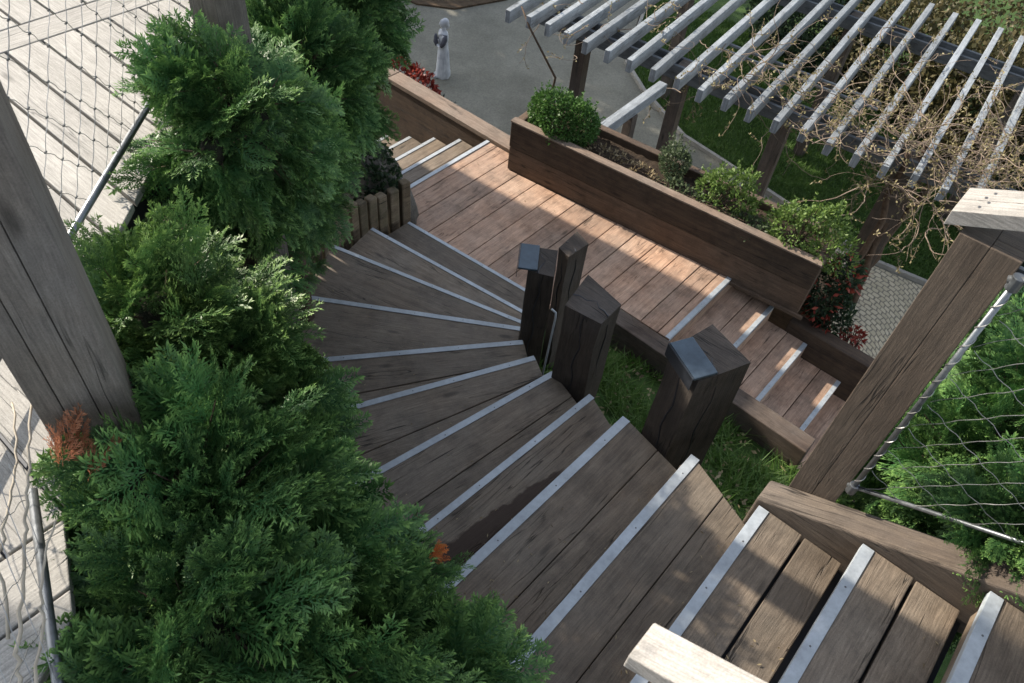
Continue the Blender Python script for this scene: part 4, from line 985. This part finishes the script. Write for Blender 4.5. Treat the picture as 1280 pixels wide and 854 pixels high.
# ------------------------------------------------------------------ planter and terrace plants
shrub('box_shrub', (-3.29, 4.93, .38), 'dense rounded green box shrub at the near left planter end', [((-3.30, 4.95, .58), (.25, .19, .21)), ((-3.15, 5.0, .55), (.19, .17, .19)), ((-3.46, 4.93, .56), (.14, .15, .18)), ((-3.25, 4.88, .52), (.2, .15, .16))], 7000, .028, .009, 'box', 51, .1, sprigs=50, bumpy=.28)
shrub('box_shrub', (-2.3, 5.2, .3), 'small dull green ball shrub behind the planter middle', [((-2.28, 5.22, .53), (.13, .12, .14))], 1700, .026, .008, 'dullbox', 52, .15, sprigs=25, bumpy=.3)
shrub('box_shrub', (-1.78, 5.12, .38), 'loose yellow green shrub in the planter middle', [((-1.80, 5.12, .56), (.17, .13, .17)), ((-1.66, 5.18, .60), (.13, .12, .2)), ((-1.9, 5.16, .5), (.12, .12, .12)), ((-1.58, 5.2, .48), (.1, .1, .1))], 1700, .036, .009, 'yellowgreen', 53, .35, sprigs=45, bumpy=.4)
shrub('box_shrub', (-1.1, 5.15, .38), 'wide yellow green shrub over the right planter end', [((-1.18, 5.10, .56), (.17, .14, .19)), ((-1.05, 5.2, .62), (.14, .13, .2)), ((-.85, 5.16, .52), (.2, .16, .16)), ((-.95, 5.28, .58), (.16, .14, .18)), ((-1.3, 5.2, .5), (.1, .1, .12))], 2300, .038, .009, 'yellowgreen', 54, .35, sprigs=70, bumpy=.4)
shrub('ground_plant', (-2.75, 4.97, .38), 'brown stemmed creeping plant on the soil beside the dense box shrub', [((-2.8, 4.98, .41), (.24, .13, .05)), ((-2.5, 5.0, .41), (.18, .12, .05))], 700, .032, .009, 'litter', 64, .3, cat='plant')
shrub('ground_plant', (-2.1, 5.0, .38), 'sparse low plant between the planter shrubs', [((-2.1, 5.02, .42), (.25, .13, .07)), ((-1.45, 5.06, .42), (.2, .14, .08))], 900, .035, .011, 'dullbox', 55, .4, cat='plant')
shrub('red_shrub', (-.66, 5.35, -.35), 'dark shrub with red leaves hanging by the right planter end', [((-.74, 5.30, .04), (.17, .16, .26)), ((-.62, 5.34, -.15), (.16, .15, .22)), ((-.70, 5.38, .22), (.14, .14, .16))], 2400, .045, .012, 'darkleaf', 56, .25, mats2=('redleaf', 420, .1))
shrub('red_shrub', (-.38, 5.5, -.6), 'small red leaved plant above the lower right sleeper wall', [((-.40, 5.36, -.26), (.09, .08, .10))], 200, .05, .012, 'redleaf', 57, .3)
shrub('red_hedge', (-6.3, 5.75, ZG), 'low red leaved hedge behind the dark timber wall', [((-6.75, 5.65, -.72), (.40, .30, .36)), ((-6.3, 5.72, -.72), (.34, .26, .34)), ((-5.95, 5.8, -.78), (.26, .22, .32)), ((-5.7, 5.78, -.9), (.18, .18, .26)), ((-6.4, 5.75, -1.5), (.5, .3, .5))], 6500, .055, .016, 'redleaf', 58)
shrub('green_shrub', (-6.2, 5.3, ZG), 'yellow green leaves in front of the red hedge by the wall', [((-6.35, 5.4, -.75), (.30, .15, .25))], 700, .06, .018, 'yellowgreen', 59, .2)
for i, (px_, py_, s_) in enumerate(((-5.55, 5.75, .28), (-5.05, 5.65, .25), (-4.6, 5.55, .22), (-4.2, 5.4, .2))):
    shrub('ground_plant', (px_, py_, ZG + .6), ['blue grey tuft next to the red hedge', 'blue grey tuft second from the red hedge along the wall', 'blue grey tuft third from the red hedge along the wall', 'blue grey tuft nearest the landing along the wall'][i], [((px_, py_, -.95 - .06 * i), (s_ * 1.2, s_, s_ * .9))], 1100, .05, .010, 'blueleaf', 60 + i, .2, group='low tufts along the timber wall', cat='plant')
sheet('planting_strip', -9, -3.6, 5.02, 6.6, lambda x, y: -.85 - max(0, y - 5.6) * 1.42, M['mulch'], 26, .03)
g = np.random.default_rng(70)
P = np.stack([g.uniform(-7.6, -4.2, 2600), g.uniform(5.6, 7.4, 2600), np.full(2600, 0.)], 1); P[:, 2] = np.maximum(ZG + .01, -.85 - np.maximum(0, P[:, 1] - 5.6) * 1.42) + .02
P = P[n3(P, 2.2) > -.1 + (P[:, 1] - 6.4) * .8]
tag(numpy_mesh('leaf_litter', leaves(P, g.normal(size=P.shape) * np.array([1, 1, .15]), g, .06, .02), 4, g.random(len(P)), g.random(len(P)), M['litter']), 'dry leaves scattered between wall and plaza', 'leaf litter', kind='stuff')

# background shrubs beyond the pergola
for i, (bx, by, sx, sz, mt) in enumerate(((-4.2, 13.6, 1.2, 1.0, 'darkleaf'), (-2.6, 13.4, 1.2, 1.25, 'olive'), (-1.2, 12.8, 1.1, 1.35, 'olive'), (.1, 12.2, 1.1, 1.5, 'olive'), (.55, 10.9, .9, 1.2, 'darkleaf'), (1.6, 11.6, 1.2, 1.5, 'darkleaf'), (-2.0, 15.6, 1.8, 1.5, 'olive'), (.3, 14.6, 1.6, 1.7, 'olive'))):
    lab = ['dark low shrub behind the middle of the pergola', 'olive brown shrub behind the pergola, left of the olive row', 'olive brown shrub behind the pergola back beam', 'olive brown shrub at the right end behind the pergola', 'dark shrub beyond the last rafter on the right', 'dark shrub at the far right beyond the pergola', 'farther olive shrub behind the row, left', 'farther olive shrub behind the row, right'][i]
    shrub('garden_shrub', (bx, by, ZG), lab, [((bx, by, ZG + sz * .62), (sx, sx * .8, sz * .7)), ((bx + .4, by - .3, ZG + sz * .5), (sx * .7, sx * .6, sz * .6))], 6000, .10, .03, mt, 80 + i, .1, freq=4, group='shrubs beyond the pergola')

# ------------------------------------------------------------------ grass
g = np.random.default_rng(90); n = 22000
P = np.stack([g.uniform(-2.05, .35, n), g.uniform(2.0, 3.82, n), np.zeros(n)], 1); P[:, 2] = garden(P[:, 0], P[:, 1])
P = P[(n3(P, 4.0) > -.30 + .3 * g.random(len(P)))]
tag(grass_blades(P, g, .11, .0065, 'grass', 'grass_tufts', .8), 'short green grass on the slope between the stair and the sleeper', 'grass', kind='stuff')
n = 90000; P = np.stack([g.uniform(-7, 3, n), g.uniform(9.2, 13.5, n), np.full(n, ZG + .02)], 1)
from_edge = np.interp(P[:, 0], [-7.4, -6.1, -5.4, -4.25, -3.5, -1, -.1, 1, 6], [13.5, 10.82, 10.32, 9.72, 9.62, 9.22, 9.38, 9.4, 9.4])
P = P[P[:, 1] > from_edge]
tag(grass_blades(P, g, .07, .006, 'grass', 'lawn_grass', .5), 'mown green lawn grass under and beyond the pergola', 'grass', kind='stuff')

g = np.random.default_rng(93); n = 900
P = np.stack([g.uniform(-1.9, .25, n), g.uniform(2.1, 3.8, n), np.zeros(n)], 1); P[:, 2] = garden(P[:, 0], P[:, 1]) + .035
tag(numpy_mesh('dry_leaves', leaves(P, g.normal(size=P.shape) * np.array([1, 1, .4]), g, .045, .012), 4, g.random(n), g.random(n), M['litter']), 'dry leaves and clippings lying in the grass by the sleeper', 'leaf litter', kind='stuff')
Q = []
for k in range(3, 13):
    for _ in range(34):
        a = lerp2(INN[k], OUT[k], g.random() ** .45); b = lerp2(INN[k + 1], OUT[k + 1], g.random() ** .7); q = lerp2(a, b, g.choice([g.uniform(.15, .95), g.uniform(.82, .97)])); Q.append((q[0], q[1], k * RISE + .004))
for _ in range(90): Q.append((g.uniform(-3.9, -1.5), g.uniform(3.9, 4.6), .004))
Q = np.array(Q)
tag(numpy_mesh('fallen_needles', leaves(Q, g.normal(size=Q.shape) * np.array([1, 1, .08]), g, .016, .0028), 4, g.random(len(Q)), g.random(len(Q)), M['litter']), 'tiny fallen cedar bits scattered over the treads and landing', 'leaf litter', kind='stuff')
# dead sprigs on the hedge
def sprig(label, p, d, size, n, mat, seed):
    g = np.random.default_rng(seed); P = np.array(p) + g.normal(0, size * .15, (n, 3)); D = np.array(d) + g.normal(0, .25, (n, 3))
    V, rn, tp = place_fronds(P, D, size * g.uniform(.7, 1.1, n), FRONDS, g)
    return tag(numpy_mesh('dead_sprig', V, 4, rn, tp, M[mat]), label, 'sprig')
sprig('dry orange brown cedar sprig by the grey post foot', (-1.25, .155, 2.76), (-.4, .45, .7), .13, 5, 'cedar_dead', 5)
sprig('small bright orange sprig at the hedge edge over the wet tread', (-.745, .765, 2.10), (.3, .5, .3), .055, 5, 'cedar_orange', 6)

sprig('rusty dead cedar sprig hanging in the dark under the back cedar', (-2.62, 1.58, 1.95), (.1, .0, -.6), .14, 7, 'cedar_dead', 8)

# ------------------------------------------------------------------ unseen trees added left of the view to shade the plaza
def tree(name, loc, label, h, cr, seed):
    g = np.random.default_rng(seed); x, y, z = loc; root = thing(name, loc, label, 'tree')
    mb = MB(); mb.tube([(x, y, z), (x + .1, y, z + h * .4), (x, y + .1, z + h * .85)], [.22, .15, .04], 8)
    ells = []
    for i in range(9):
        a = g.uniform(0, 6.3); rr = g.uniform(.2, .75) * cr; hh = z + h * g.uniform(.3, .85); c = (x + math.cos(a) * rr, y + math.sin(a) * rr, hh)
        ells.append((c, (cr * .5, cr * .5, h * .17))); mb.tube([(x, y, z + h * .3), ((x + c[0]) / 2, (y + c[1]) / 2, hh - .3), c], [.07, .05, .02], 6)
    mb.build('trunk', M['bark'], root)
    P, N = shell_points(ells, 7000, g, .2, 3, .4)
    numpy_mesh('crown', leaves(P, N + g.normal(size=P.shape) * .7, g, .24, .09), 4, g.random(len(P)), g.random(len(P)) ** 2, M['darkleaf'], root)
for i, (tx, ty, th) in enumerate(((-15.5, 6.6, 7.4), (-15.8, 9.0, 7.8), (-15.2, 11.4, 7.6), (-16, 13.8, 8.0))):
    tree('shade_tree', (tx, ty, ZG), ['added unseen shade tree left of the plaza, nearest the stair', 'added unseen shade tree left of the plaza, second from the stair', 'added unseen shade tree left of the plaza, third from the stair', 'added unseen shade tree left of the plaza, farthest from the stair'][i], th, 1.9, 100 + i)

def deck_shade_tree():  # unseen crown added to keep direct sun off the stair treads
    g = np.random.default_rng(130); root = thing('shade_tree', (-6.0, -2.3, ZG), 'added unseen tree leaning over the upper deck to shade the treads', 'tree')
    mb = MB(); mb.tube([(-6.0, -2.3, ZG), (-5.95, -2.2, 1.0), (-5.7, -1.5, 3.6), (-5.4, -.5, 5.2), (-5.2, .7, 5.55)], [.17, .15, .11, .07, .02], 8)
    mb.build('trunk', M['bark'], root)
    ells = [((-5.2, .32, 5.50), (.5, .34, .36)), ((-5.15, .86, 5.52), (.48, .34, .40)), ((-5.3, -.5, 5.6), (.5, .45, .36)), ((-5.6, -1.2, 5.4), (.6, .5, .5)), ((-5.7, -2.2, 5.6), (.8, .7, .6))]
    P, N = shell_points(ells, 8000, g, .15, 5, .2)
    numpy_mesh('crown', leaves(P, N + g.normal(size=P.shape) * .7, g, .13, .045), 4, g.random(len(P)), g.random(len(P)) ** 2, M['darkleaf'], root)
deck_shade_tree()

try:
    scene.cycles.max_bounces = 8; scene.cycles.transparent_max_bounces = 4
except Exception: pass
